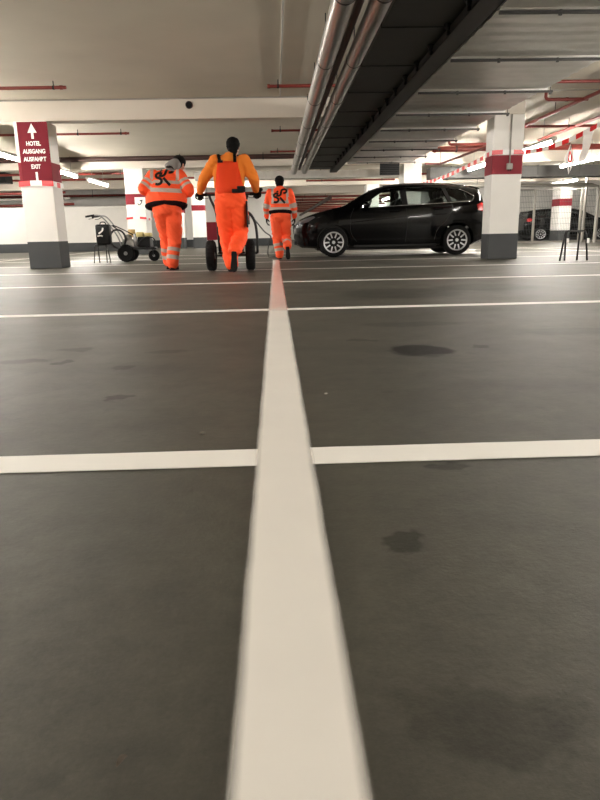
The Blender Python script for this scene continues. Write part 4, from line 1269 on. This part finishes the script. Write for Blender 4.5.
for (xa, za), (xb, zb) in (((-.125, 1.46), (-.155, 1.575)), ((.075, 1.46), (.07, 1.595))):
    bm = NB(); rows = []
    for i in range(8):
        x = xa + (xb - xa) * i / 7; z = za + (zb - za) * i / 7
        r = []
        for e in (-1, 1):
            h = tree.ray_cast(V((x + e * .021, -1, z)), V((0, 1, 0)))
            y = h[0].y if h[0] is not None else rows[-1][0].co.y + .03
            r.append(bm.verts.new((x + e * .021, y - .016, z)))
        rows.append(r)
    for a, b_ in zip(rows, rows[1:]): bm.faces.new((a[0], a[1], b_[1], b_[0]))
    bmesh.ops.solidify(bm, geom=list(bm.faces), thickness=-.01)
    obj('strap', bm, M['strap'], mw)
bm = NB(); box(bm, (-.155, .05, 1.45), (-.085, .075, 1.48), .004); o = obj('strap_buckle', bm, M['strap'], mw)
o.location = (0, -.095, 0)
bm = NB(); box(bm, (.03, -.20, 1.05), (.19, -.15, 1.10), .008); box(bm, (.10, -.205, 1.06), (.21, -.145, 1.135), .01)
o = obj('tool_pouch', bm, M['strap'], mw)
bm = NB(); box(bm, (.205, -.10, .60), (.225, .08, .95), .006); o = obj('side_pocket', bm, M['strap'], mw)

# left worker
worker(dict(
    loc=(-1.62, 10.25, 0), seed=5, label='person in orange jacket with grey hood and black back print, left of the cart',
    J=dict(pelvis=(-.01, -.04, .91), chest=(-.015, .10, 1.27), neck=(.07, .19, 1.44), head=(.175, .30, 1.555),
           shL=(-.20, .12, 1.385), elL=(-.345, .0, 1.19), wrL=(-.2, .24, 1.12), shR=(.19, .13, 1.385), elR=(.345, .02, 1.16), wrR=(.22, .27, 1.11),
           hipL=(-.09, -.03, .88), knL=(-.075, .18, .49), anL=(-.085, .32, .11), hipR=(.09, -.03, .88), knR=(.07, .06, .48), anR=(.015, .0, .09),
           heL=(-.085, .25, .0), toL=(-.1, .53, .0), heR=(.015, -.06, .0), toR=(.05, .22, .0)),
    hdL=(.6, .7, -.1), hpL=(.3, -.2, -1), htL=1, hdR=(-.6, .7, -.1), hpR=(-.3, -.2, -1), htR=-1, curl=.8,
    fuL=(0, 0, 1), fuR=(0, 0, 1), hf=(.45, .8, -.55), hu=(.25, .4, .85), wz=.12, hem=.03, cuff=.02, lw=1.16, fx=(1.5, 1.4, 1.2),
    tm=M['trouser'], topm=M['jacket'], topname='jacket', abands=[(.135, .022), (.215, .021)], tbands=[(1.285, .023), (1.165, .03)], tilt=-.06,
    bands=[(.10, .03), (.22, .028)], logo=(-.02, 1.365, .00205), fat=1.08, sleeve=1.12, brace=.19))
lw = [o for o in bpy.data.objects if o.name.startswith('person') and o.get('label', '').startswith('person in orange jacket')][0]
bm = NB()
ring_loft(bm, [((.05, .18, 1.465), .11, .08, (1, -.3, 0)), ((.07, .17, 1.49), .12, .09, (1, -.3, 0)), ((.11, .20, 1.54), .105, .09, (1, -.3, 0)), ((.14, .235, 1.575), .085, .08, (1, -.3, 0)), ((.155, .26, 1.60), .05, .05, (1, -.3, 0))])
fuse('hood', bm, M['greyhood'], lw, .010, 3, .006, 12)

# right worker
worker(dict(
    loc=(.10, 13.75, 0), seed=9, label='person in orange jacket with black back print, walking ahead on the fresh line',
    J=dict(pelvis=(.0, 0, .87), chest=(.0, .06, 1.2), neck=(.0, .11, 1.42), head=(.0, .15, 1.515),
           shL=(-.19, .07, 1.315), elL=(-.275, .04, 1.06), wrL=(-.285, .14, .84), shR=(.19, .07, 1.315), elR=(.275, .02, 1.06), wrR=(.29, .10, .83),
           hipL=(-.09, 0, .84), knL=(-.08, .08, .47), anL=(-.035, .02, .09), hipR=(.09, 0, .84), knR=(.11, .12, .47), anR=(.125, -.22, .27),
           heL=(-.03, -.04, 0), toL=(-.045, .23, 0), heR=(.125, -.32, .25), toR=(.135, -.25, .0)),
    hdL=(0, .15, -1), hpL=(1, 0, 0), htL=-1, hdR=(0, .15, -1), hpR=(-1, 0, 0), htR=1, curl=.45, gloves=True, longhair=True,
    fuL=(0, 0, 1), fuR=(0, 1, .25), hf=(0, .9, -.25), hu=(0, .25, .95), wz=.12, hem=.06, cuff=.02,
    tm=M['trouser'], topm=M['jacket'], topname='jacket', abands=[(.27, .03), (.39, .028)], tbands=[(1.125, .026), (1.0, .028)],
    bands=[(.10, .03), (.2, .028)], logo=(.0, 1.24, .0021), fx=(1.12, 1.1, 1.08), lw=1.1, fat=1.08, sleeve=1.0, brace=.15))
# ------------------------------------------------------------------ machines and small things
M['enginegrey'] = mat('engine_grey_metal', (150, 150, 146), .45, metal=.6, var=.1, vscale=20)
M['beige'] = mat('beige_tank_plastic', (208, 178, 120), .55)
M['yellow'] = mat('pale_yellow_cover', (206, 190, 130), .5)
M['wire'] = mat('fence_wire', (84, 86, 86), .5, metal=.4)
M['hosem'] = mat('black_hose_rubber', (20, 20, 20), .45)
M['white_tag'] = mat('white_tag_plastic', (232, 230, 226), .5)

def wheel_on(t, c, r, w, ax=(1, 0, 0), spokes=5, hubm='enginegrey'):
    a = V(ax)
    bm = NB()
    lathe(bm, c, a, [(r * .62, -w / 2 * .8), (r * .88, -w / 2), (r * .97, -w / 2 * .75), (r, -w * .2), (r, w * .2), (r * .97, w / 2 * .75), (r * .88, w / 2), (r * .62, w / 2 * .8)], 36)
    for k in range(24):   # tread blocks
        ang = 2 * PI * k / 24
        u, v = frame_of(a)
        p = V(c) + (u * math.cos(ang) + v * math.sin(ang)) * (r * .995)
        s = w * .33
        tube(bm, [p - a * s, p + a * s], r * .035, 6)
    wh = obj('wheel', bm, M['rubber'], t, 'auto')
    bm = NB(); lathe(bm, c, a, [(r * .64, -w * .3), (r * .64, w * .3), (r * .55, w * .22), (r * .3, w * .16), (r * .22, w * .42), (.005, w * .44)], 28)
    lathe(bm, c, -a, [(r * .55, w * .22), (r * .3, w * .16), (r * .22, w * .42), (.005, w * .44)], 28)
    obj('hub', bm, M[hubm], wh, 'auto')
    return wh

# the cart the middle worker pushes
ct = empty('striping_cart', (-.665, 9.75, 0), label='black two-wheeled line marking cart pushed by the worker in bib overalls', cat='line marking cart')
for sx in (-.285, .285): wheel_on(ct, (sx, .0, .215), .215, .13)
bm = NB(); tube(bm, [(-.3, 0, .215), (.3, 0, .215)], .016, 10); obj('axle', bm, M['blackmetal'], ct)
bm = NB()
for sx in (-.17, .17):
    tube(bm, smooth_pts([(sx, .95, .2), (sx, .2, .25), (sx, .06, .4), (sx * 1.1, .03, .8), (sx * 1.5, .0, 1.0), (sx * 1.6, .0, 1.06)], 5), .018, 10)
tube(bm, [(-.17, .9, .2), (.17, .9, .2)], .016, 8); tube(bm, [(-.18, .04, .6), (.18, .04, .6)], .014, 8)
obj('frame', bm, M['blackmetal'], ct, True)
bm = NB(); tube(bm, [(-.43, -.0, 1.065), (-.27, .0, 1.062), (.27, .0, 1.062), (.43, -.0, 1.065)], .016, 10); obj('handlebar', bm, M['blackmetal'], ct, True)
for sx in (-1, 1):
    bm = NB(); tube(bm, [(sx * .31, 0, 1.065), (sx * .44, 0, 1.066)], .021, 12); lathe(bm, (sx * .44, 0, 1.066), (sx, 0, 0), [(.026, 0), (.026, .012), (.01, .018)], 12); obj('grip', bm, M['rubber'], ct, True)
    bm = NB(); tube(bm, smooth_pts([(sx * .27, .03, 1.05), (sx * .3, .07, 1.02), (sx * .40, .06, 1.02)], 4), .006, 6); obj('brake_lever', bm, M['steel'], ct, True)
bm = NB(); lathe(bm, (.46, .03, 1.10), (0, 0, 1), [(.012, -.04), (.012, .0), (.032, .01), (.036, .035), (.02, .05)], 14); obj('knob', bm, M['black'], ct, True)
bm = NB(); box(bm, (-.16, .12, .27), (.16, .5, .5), .02); box(bm, (-.11, .2, .5), (.11, .45, .58), .03); obj('engine', bm, M['black'], ct)
bm = NB(); lathe(bm, (.09, .45, .30), (0, 0, 1), [(.06, 0), (.075, .03), (.075, .28), (.06, .32), (.02, .34)], 20); obj('pump', bm, M['enginegrey'], ct, True)
bm = NB(); lathe(bm, (0, .72, .24), (0, 0, 1), [(.13, 0), (.15, .02), (.165, .34), (.172, .345), (.172, .37), (.13, .37)], 28); obj('paint_bucket', bm, M['white_tag'], ct, 'auto')
bm = NB(); box(bm, (-.2, .1, .235), (.2, .95, .262), .006); obj('deck', bm, M['blackmetal'], ct)
bm = NB(); lathe(bm, (0, 1.0, .1), (1, 0, 0), [(.04, -.02), (.095, -.026), (.1, 0), (.095, .026), (.04, .02)], 24); tube(bm, [(0, 1.0, .1), (0, .95, .22)], .014, 8); obj('front_wheel', bm, M['rubber'], ct, True)
bm = NB(); tube(bm, smooth_pts([(.07, .45, .55), (.12, .3, .72), (.2, .14, .82), (.29, .12, .80), (.36, .13, .68), (.385, .14, .5), (.385, .15, .32), (.37, .2, .24), (.25, .4, .275)], 6), .02, 10); obj('hose', bm, M['hosem'], ct, True)
bm = NB(); box(bm, (.12, .02, .55), (.2, .1, .86), .01); obj('control_box', bm, M['black'], ct)
bm = NB(); tube(bm, smooth_pts([(-.14, .05, 1.04), (-.2, -.02, .96), (-.12, .04, .8), (-.05, .1, .6)], 5), .007, 6); obj('cable', bm, M['hosem'], ct, True)

# thin hose leading ahead from the cart
hs = empty('thin_hose', (-.40, 10.47, 0), label='thin black hose drooping from the cart toward the worker ahead', cat='hose')
bm = NB(); tube(bm, smooth_pts([(0, -.3, .66), (.0, 0.0, .80), (.08, .5, .71), (.2, 1.3, .55), (.30, 2.3, .45), (.24, 3.2, .28), (.22, 3.75, .08), (.26, 4.1, .012), (.36, 4.6, .012)], 6), .011, 8); obj('hose_run', bm, M['hosem'], hs, True)
bm = NB(); tube(bm, [(.36, 4.58, .012), (.39, 4.72, .014)], .016, 8); obj('coupling', bm, M['steel'], hs)

# line striper standing at the left
ls = empty('line_striper', (-3.1, 14.25, 0), label='paint striping machine with long handlebars and coiled hose by the left worker', cat='line marking machine')
for sy in (-.22, .22): wheel_on(ls, (-.04, sy, .175), .175, .09, (0, 1, 0))
wheel_on(ls, (.5, 0, .115), .115, .07, (0, 1, 0))
bm = NB()
for sy in (-.14, .14):
    tube(bm, [(-.2, sy, .26), (.55, sy, .26)], .017, 8)
tube(bm, [(-.04, -.24, .175), (-.04, .24, .175)], .013, 8); tube(bm, [(.5, -.14, .26), (.5, -.045, .115)], .012, 8); tube(bm, [(.5, .14, .26), (.5, .045, .115)], .012, 8); tube(bm, [(.55, -.14, .26), (.55, .14, .26)], .016, 8)
obj('frame', bm, M['blackmetal'], ls, True)
bm = NB(); box(bm, (-.2, -.15, .275), (.55, .15, .295)); obj('deck', bm, M['blackmetal'], ls)
bm = NB()
for sy in (-.16, .16):
    tube(bm, smooth_pts([(-.12, sy, .28), (-.2, sy, .52), (-.36, sy * 1.2, .78), (-.5, sy * 1.4, .93), (-.64, sy * 1.5, .95)], 5), .014, 8)
tube(bm, [(-.33, -.19, .74), (-.33, .19, .74)], .012, 8)
obj('handlebar', bm, M['steel'], ls, True)
for sy in (-.16, .16):
    bm = NB(); tube(bm, [(-.62, sy * 1.5, .95), (-.8, sy * 1.5, .925)], .02, 10); obj('grip', bm, M['rubber'], ls, True)
    bm = NB(); tube(bm, [(-.58, sy * 1.5, .93), (-.66, sy * 1.5, .885), (-.74, sy * 1.5, .875)], .007, 6); obj('brake_lever', bm, M['blackmetal'], ls, True)
bm = NB()
for k in range(5):
    tube(bm, [V((-.2 + (.16 + .006 * (k % 2)) * math.cos(a), -.2 + k * .022, .47 + (.19 - .007 * (k % 3)) * math.sin(a))) for a in [2 * PI * i / 32 for i in range(32)]], .012, 8, close=True)
obj('hose_coil', bm, M['hosem'], ls, True)
bm = NB(); tube(bm, smooth_pts([(-.2, -.1, .66), (-.3, -.1, .74), (-.22, -.1, .72), (-.02, -.1, .62), (.1, -.05, .55)], 5), .011, 8); obj('hose', bm, M['hosem'], ls, True)
bm = NB(); box(bm, (-.12, -.13, .295), (.12, .13, .46), .02)
for k in range(5): box(bm, (-.13, -.12, .33 + k * .024), (.13, .12, .34 + k * .024))
obj('engine', bm, M['enginegrey'], ls)
bm = NB(); lathe(bm, (.0, -.06, .46), (0, 0, 1), [(.07, 0), (.075, .02), (.07, .07), (.03, .1)], 18); obj('air_filter', bm, M['enginegrey'], ls, True)
bm = NB(); lathe(bm, (.06, .02, .56), (0, 0, 1), [(.06, -.06), (.075, -.05), (.075, .09), (.065, .1), (.02, .1)], 22); obj('beige_pot', bm, M['beige'], ls, True)
bm = NB(); box(bm, (.2, -.13, .295), (.46, .13, .5), .02); obj('tank', bm, M['black'], ls)
bm = NB(); box(bm, (.17, -.14, .5), (.32, .14, .6), .03); obj('cover', bm, M['yellow'], ls, True)
bm = NB(); box(bm, (.34, -.13, .5), (.48, .13, .585), .03); obj('cover', bm, M['yellow'], ls, True)
bm = NB(); tube(bm, smooth_pts([(.2, -.16, .32), (.3, -.17, .45), (.42, -.17, .5), (.55, -.16, .46), (.6, -.16, .3)], 4), .012, 8); obj('guard_rail', bm, M['blackmetal'], ls, True)
bm = NB(); lathe(bm, (.15, -.1, .3), (0, 0, 1), [(.035, 0), (.04, .02), (.04, .24), (.03, .27)], 16); obj('pump', bm, M['steel'], ls, True)

# hoop stands
def make_stand(w=.222, top=.46, inner=.1):
    t = empty('hoop_stand')
    for hw, tw, y in ((w, w - .06, 0), (inner, inner + .0, .1)):
        p = [(-hw, y, 0), (-tw - .01, y, top - .06), (-tw + .004, y, top - .018), (-tw + .03, y, top), (tw - .03, y, top), (tw - .004, y, top - .018), (tw + .01, y, top - .06), (hw, y, 0)]
        bm = NB(); tube(bm, p, .0145, 10); obj('hoop', bm, M['blackmetal'], t, True)
    for sx in (-1, 1):
        bm = NB(); tube(bm, [(sx * (inner - .03), 0, top), (sx * (inner - .03), .1, top)], .011, 8); obj('cross_bar', bm, M['blackmetal'], t, True)
    return t
s1 = make_stand(); s1.location = (4.735, 10.45, 0)
tag(s1, 'low black tubular hoop stand right of the red banded column', 'stand', 'black hoop stands')
for x, y in ((-.085, .09), (.2, -.005)):
    bm = NB(); box(bm, (x - .02, y - .025, .27), (x + .02, y - .016, .345), .003)
    o = obj('white_tag', bm, M['white_tag'], s1)
s2 = copy_tree(s1); s2.location = (-3.56, 13.72, 0)
for ch in list(s2.children):
    if ch.name.startswith('white_tag'): bpy.data.objects.remove(ch)
tag(s2, 'low black hoop stand under the black bag at left', 'stand', 'black hoop stands'); s2.scale = (.75, .75, .78)
bg = empty('black_bag', (-3.50, 13.77, .362), label='upright black bag with white mark on the left hoop stand', cat='bag')
bm = NB(); box(bm, (-.14, -.1, 0), (.14, .11, .40), .035); obj('bag_body', bm, M['black'], bg, True)
bm = NB(); tube(bm, smooth_pts([(.02, -.104, .33), (.0, -.106, .27), (-.07, -.106, .22)], 4), .016, 6); tube(bm, smooth_pts([(-.1, -.104, .17), (-.03, -.106, .18), (.0, -.106, .165)], 3), .014, 6); obj('white_mark', bm, M['white_tag'], bg, True)
bm = NB(); tube(bm, smooth_pts([(-.06, 0, .39), (-.04, 0, .44), (.04, 0, .44), (.06, 0, .39)], 4), .011, 8); obj('handle', bm, M['black'], bg, True)

# wire fence at the far right
fn = empty('wire_fence', (11.0, 25.0, 0), label='tall grey wire mesh fence at the far right in front of a dark car', cat='fence')
px = [-3.0, -1.32, .45, 2.2, 4.0]
for x in px:
    bm = NB(); box(bm, (x - .035, -.035, 0), (x + .035, .035, 1.95), .005); box(bm, (x - .08, -.06, 0), (x + .08, .06, .012)); obj('post', bm, M['conduit'], fn)
for a, b_ in zip(px, px[1:]):
    bm = NB()
    n = int((b_ - a) / .06)
    for i in range(1, n): 
        x = a + (b_ - a) * i / n
        box(bm, (x - .0028, -.003, .06), (x + .0028, .003, 1.9))
    for k in range(10):
        z = .08 + k * .2
        box(bm, (a, -.007, z - .004), (b_, .007, z + .004))
    obj('mesh_panel', bm, M['wire'], fn)
    bm = NB(); box(bm, (a + .035, -.02, 1.9), (b_ - .035, .02, 1.94)); obj('top_rail', bm, M['conduit'], fn)
    bm = NB(); box(bm, (a + .035, -.03, .015), (b_ - .035, .03, .06)); obj('bottom_rail', bm, M['conduit'], fn)
pipe_pts('down_pipe', [(11.45, 24.7, 0), (11.45, 24.7, 2.71)], .055, M['conduit'], 'tall grey vertical pipe at the fence near the right frame edge')
# grey ducts and pipe over the fence
t = empty('cross_duct', (4.6, 20.1, 2.0), label='grey duct crossing at right above the wire fence', cat='duct')
bm = NB(); box(bm, (0, 0, 0), (11, .5, .33), .01); obj('duct_body', bm, M['galvshade'], t)  # galvanised duct, with the dim area's shade put into its colour
bm = NB()
bm.free()
for k in range(8):
    bm = NB(); box(bm, (.6 + k * 1.3, -.012, -.012), (.64 + k * 1.3, .512, .342)); obj('flange', bm, M['galvshade'], t)
for x in (1.4, 5, 9):
    bm = NB(); tube(bm, [(x, .25, .32), (x, .25, .71)], .008, 6); obj('hanger', bm, M['blackmetal'], t)
t = pipe_pts('grey_pipe', [(5.5, 23.4, 2.0), (11.0, 23.4, 1.96), (11.25, 23.4, 1.9), (11.3, 23.4, 1.6), (11.3, 23.4, 0)], .06, M['conduit'], 'grey bent pipe dropping to the floor in front of the fence', hang=[(7, 23.4, 2.0), (10, 23.4, 1.97)])
# floor debris
t = tag(None or empty('dry_leaf', (-.165, .536, .0)), 'small curled dry leaf on the floor left of the fresh line, closest to the viewer', 'leaf')
bm = NB(); rows = []
for i in range(8):
    u = i / 7; w_ = .0042 * math.sin(PI * (.08 + .88 * u)) + .0005
    rows.append([bm.verts.new((-.009 + .018 * u, e * w_, .001 + .0085 * math.sin(u * 2.6) + abs(e) * .002)) for e in (-1, 0, 1)])
for a, b_ in zip(rows, rows[1:]):
    for j in range(2): bm.faces.new((a[j], a[j + 1], b_[j + 1], b_[j]))
bmesh.ops.solidify(bm, geom=list(bm.faces), thickness=.0008)
o = obj('blade', bm, mat('dry_leaf_brown', (86, 77, 64), .7), t, True); o.rotation_euler.z = .9; o.scale = (.75, .8, .6)
def pebble(loc, r, rgb, label):
    bm = NB(); ellipsoid(bm, (0, 0, r * .55), (r * 1.3, r, r * .6), None, 12, 8)
    for v in bm.verts: v.co += V((noise.noise(v.co * 60), noise.noise(v.co * 60 + V((5, 0, 0))), abs(noise.noise(v.co * 60 + V((0, 7, 0)))))) * r * .3
    zmin = min(v.co.z for v in bm.verts)
    for v in bm.verts: v.co.z -= zmin
    o = obj('pebble', bm, mat('pebble_%d' % int(r * 1e5), rgb, .8), None, True); o.location = loc
    return tag(o, label, 'pebble')
pebble((-.205, 1.626, 0), .0055, (110, 105, 95), 'small grey pebble on the floor left of the line, just before the second cross line')
pebble((.146, 2.02, 0), .004, (190, 185, 175), 'tiny pale pebble on the floor right of the fresh line')
# ------------------------------------------------------------------ camera, world, view
w = bpy.data.worlds.new('world'); S.world = w
w.use_nodes = True
w.node_tree.nodes['Background'].inputs[0].default_value = (.02, .02, .02, 1)
w.node_tree.nodes['Background'].inputs[1].default_value = .3
cd = bpy.data.cameras.new('camera'); cam = bpy.data.objects.new('camera', cd); COL.objects.link(cam)
cd.sensor_fit = 'VERTICAL'; cd.sensor_height = 32; cd.lens = 26; cd.clip_start = .02; cd.clip_end = 200
fx, fy, cx_, cy_ = 650, 650, 300, 400
Yd = V(((276 - cx_) / fx, (234.3 - cy_) / fy, 1)).normalized()       # vanishing point of the garage axis
q = V(((1276 - cx_) / fx, (234.3 - 20 - cy_) / fy, 1))
up = q.cross(Yd).normalized()
if up.y > 0: up = -up
Xd = Yd.cross(up)
rows = (Xd, Yd, up)                                                   # world axes seen from the camera (x right, y down, z ahead)
R = Matrix([[r.x, -r.y, -r.z] for r in rows])
cam.matrix_world = Matrix.Translation((0, 0, .5)) @ R.to_4x4()
S.camera = cam
vs = S.view_settings
vs.view_transform = 'Standard'; vs.look = 'None'; vs.gamma = 1; vs.use_curve_mapping = False
vs.exposure = 0.0
